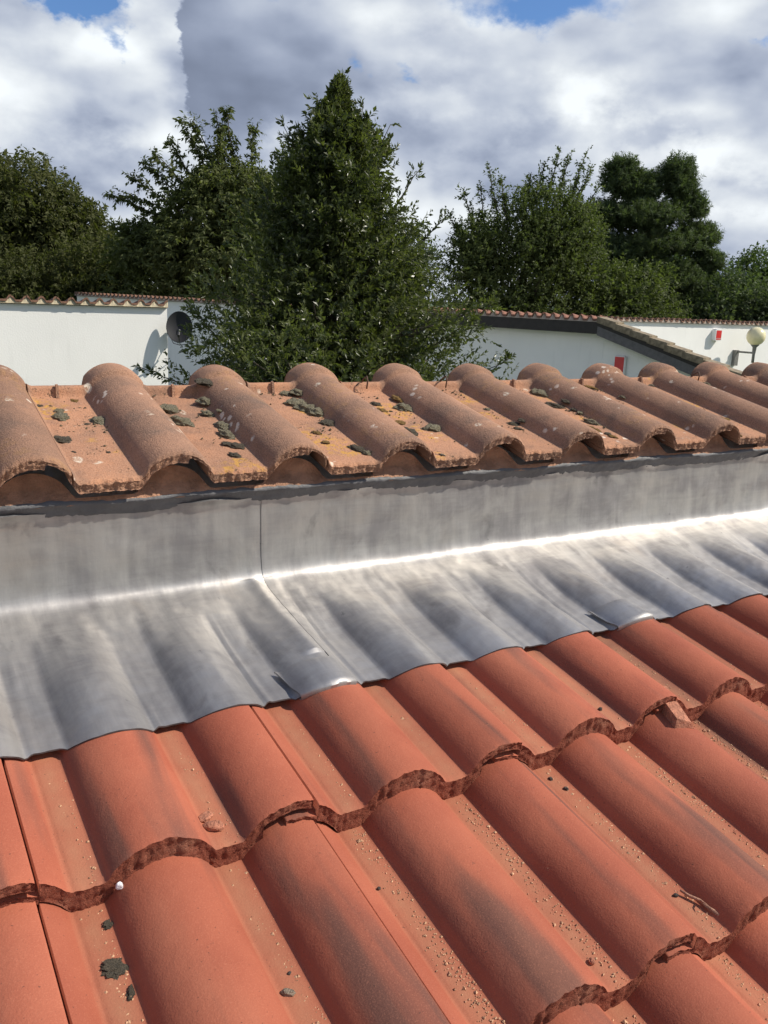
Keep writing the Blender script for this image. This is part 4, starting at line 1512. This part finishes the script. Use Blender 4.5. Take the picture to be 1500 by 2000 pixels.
lobed_tree('cherry_tree', 'loose arching cherry tree with drooping leafy branches behind the laurel', (9.60, 24.66, GZ - 0.35),
           [(0.3, 0, 5.0, 2.5, 2.0, 1.7, 3.2), (-1.9, 0.2, 4.9, 1.4, 1.2, 0.9, 1.4), (0.3, 0, 6.5, 1.6, 1.3, 0.9, 1.6), (1.9, 0, 6.0, 1.2, 1.1, 1.0, 1.2), (0, 0, 3.6, 3.3, 1.8, 1.2, 2.2)],
           'cherry', (0.15, 0.068), 5200, 0.50, 9, 0.55, 0.6, 11, 0.16, 0.25,
           sprays=[((-0.8, 0, 5.4), (-3.15, 0, 6.45), 0.02), ((-0.6, 0, 5.8), (-2.15, 0, 7.35), 0.04), ((-0.4, 0, 6.2), (-1.40, 0, 7.95), 0.03), ((-0.1, 0, 6.6), (-1.05, 0, 8.50), 0.02),
                   ((0.1, 0, 6.8), (-0.72, -0.1, 8.50), 0.02), ((0.3, 0, 6.8), (-0.10, 0, 8.80), 0.0), ((0.5, 0, 6.9), (0.20, 0, 8.80), 0.0), ((0.9, 0, 6.6), (0.95, 0, 8.40), 0.0),
                   ((1.4, 0, 6.2), (1.85, 0, 8.0), -0.04), ((-0.6, -0.3, 5.6), (-2.4, -0.3, 6.9), 0.03), ((-0.5, 0.2, 5.5), (-2.6, 0.2, 6.45), 0.03), ((1.0, 0, 6.3), (2.3, 0, 7.3), 0.03),
                   ((-0.3, -0.4, 6.0), (-1.7, -0.5, 7.5), 0.03), ((0.0, -0.4, 6.4), (0.1, -0.5, 7.9), 0.0), ((-1.0, 0, 4.8), (-3.0, -0.2, 5.6), 0.03)],
           spray_leaf=62)
lobed_tree('chestnut_tree', 'broad rounded dark chestnut tree at the far left edge', (5.78, 33.0, GZ),
           [(-0.4, 0, 5.7, 2.5, 2.2, 2.0, 3), (1.5, 0, 4.9, 1.6, 1.5, 1.6, 1.6), (-2.6, 0, 5.2, 1.6, 1.6, 1.7, 1.4), (2.6, -0.2, 4.0, 1.5, 1.4, 1.1, 1.2), (-0.2, 0, 3.6, 3.6, 2.0, 1.2, 2)],
           'chestnut', (0.20, 0.085), 4300, 0.50, 8, 0.35, 0.9, 12, 0.22, 0.20, inner=0.3)
lobed_tree('hornbeam_tree', 'upright green tree with feathery shoots right of the laurel', (17.73, 20.87, GZ - 0.30),
           [(0.7, 0, 5.5, 1.7, 1.5, 1.8, 2.6), (-1.2, 0, 5.0, 1.1, 1.1, 1.3, 1.4), (1.6, 0.2, 5.0, 1.0, 1.0, 1.8, 1.4), (0, 0, 3.7, 2.6, 1.7, 1.2, 2)],
           'birch', (0.105, 0.055), 5200, 0.42, 9, 0.18, 0.7, 13, 0.15, 0.6,
           sprays=[((-0.6, 0, 5.6), (-1.12, 0, 7.70), 0), ((0.2, 0, 6.2), (0.52, 0, 7.85), 0), ((0.6, 0, 6.4), (0.95, 0, 8.25), 0), ((0.9, 0, 6.4), (1.25, 0, 8.10), 0), ((1.2, 0, 6.2), (1.72, 0, 8.20), 0),
                   ((1.4, 0, 6.2), (1.95, 0, 7.9), 0), ((-1.2, 0, 5.4), (-1.85, 0, 7.0), 0), ((-0.4, 0, 5.8), (-0.75, 0, 7.4), 0), ((0.0, 0, 6.0), (0.15, 0, 7.6), 0), ((1.5, 0, 5.8), (2.2, 0, 7.3), 0),
                   ((-1.4, 0, 5.0), (-2.25, 0, 6.3), 0), ((-1.0, 0, 5.3), (-1.35, 0, 7.2), 0)], spray_leaf=44, spray_up=0.3)
lobed_tree('pine_tree', 'dark pine with flat layered branches at the right', (23.1, 21.2, GZ - 0.60),
           [(-0.85, 0, 8.15, 0.62, 0.6, 0.75, 0.9), (-0.1, 0, 7.9, 0.6, 0.6, 0.55, 0.7), (1.0, 0, 8.2, 0.65, 0.6, 0.75, 0.9), (0.1, 0, 7.0, 1.5, 1.2, 0.55, 1.4), (1.5, 0, 7.4, 0.6, 0.6, 0.55, 0.6),
            (2.0, 0, 6.5, 0.65, 0.6, 0.38, 0.6), (-1.2, 0, 7.0, 0.7, 0.7, 0.5, 0.7), (0.9, 0, 6.2, 1.5, 1.2, 0.45, 1.2), (2.35, 0, 5.7, 0.55, 0.6, 0.32, 0.5), (-0.6, 0, 5.9, 1.4, 1.2, 0.55, 1.2),
            (0.6, 0, 5.1, 2.1, 1.4, 0.6, 1.6), (0.2, 0, 4.0, 2.4, 1.5, 0.8, 1.8), (1.7, 0.1, 5.0, 1.0, 1.0, 0.5, 0.8)],
           'pine', (0.135, 0.026), 6500, 0.32, 22, 0.0, 1.0, 14, 0.20, 0.75, inner=0.35, bark='pine_bark', trunk_top=7.6)
for i, (px_, bx, by, hh, lab) in enumerate([(0, 32.6, 28.2, 6.35, 'low pale green tree just right of the pine, in the distance'), (1, 36.2, 25.6, 6.6, 'low bushy tree second right of the pine, in the distance'),
                                            (2, 38.4, 22.2, 6.75, 'low green tree at the far right edge, in the distance'), (3, 40.6, 19.0, 7.0, 'distant low tree cut by the right edge of the frame')]):
    lobed_tree('broadleaf_tree', lab, (bx, by, GZ),
               [(0, 0, hh - 2.0, 2.1, 1.8, 1.9, 2), (-1.4, 0, hh - 2.8, 1.5, 1.3, 1.3, 1), (1.4, 0, hh - 2.6, 1.5, 1.3, 1.4, 1), (0, 0, 2.6, 2.6, 1.6, 1.4, 1.4)],
               'wood', (0.17, 0.09), 2100, 0.5, 8, 0.2, 0.8, 30 + i, 0.18, 0.4, group='low trees in the distance at the right')
for i, (bx, by, hh, rx, mt_, lab) in enumerate([
        (2.6, 31.0, 5.2, 2.2, 'chestnut', 'dark shrub behind the white house below the chestnut'),
        (5.0, 29.6, 4.6, 2.0, 'chestnut', 'low dark shrub just above the left white wall'),
        (11.8, 26.6, 5.6, 2.0, 'cherry', 'dark shrub behind the laurel at its left'),
        (14.6, 24.4, 6.2, 2.0, 'birch', 'dark shrub behind the laurel at its right'),
        (20.6, 19.4, 5.0, 2.0, 'birch', 'dark shrub at the foot of the upright tree and pine'),
        (25.6, 18.8, 4.9, 2.0, 'pine', 'dark shrub at the right foot of the pine'),
        (27.4, 17.6, 4.6, 1.8, 'wood', 'light green shrub behind the sunlit wall and alarm box'),
        (30.0, 15.2, 4.5, 1.8, 'wood', 'green shrub behind the sunlit wall at the right frame edge'),
        (7.4, 28.6, 5.2, 2.2, 'chestnut', 'dark shrub between the chestnut and the cherry tree')]):
    lobed_tree('shrub', lab, (bx, by, GZ), [(0, 0, hh - 1.6, rx, 1.4, 1.5, 2), (-0.9, 0, hh - 2.2, rx * 0.7, 1.2, 1.2, 1), (0.9, 0, hh - 2.3, rx * 0.7, 1.2, 1.2, 1), (0, 0, 1.8, rx * 1.1, 1.3, 1.2, 1)],
               mt_, (0.14, 0.065), 1900, 0.45, 9, 0.2, 0.8, 50 + i, 0.10, 0.4, group='shrubs behind the walls')
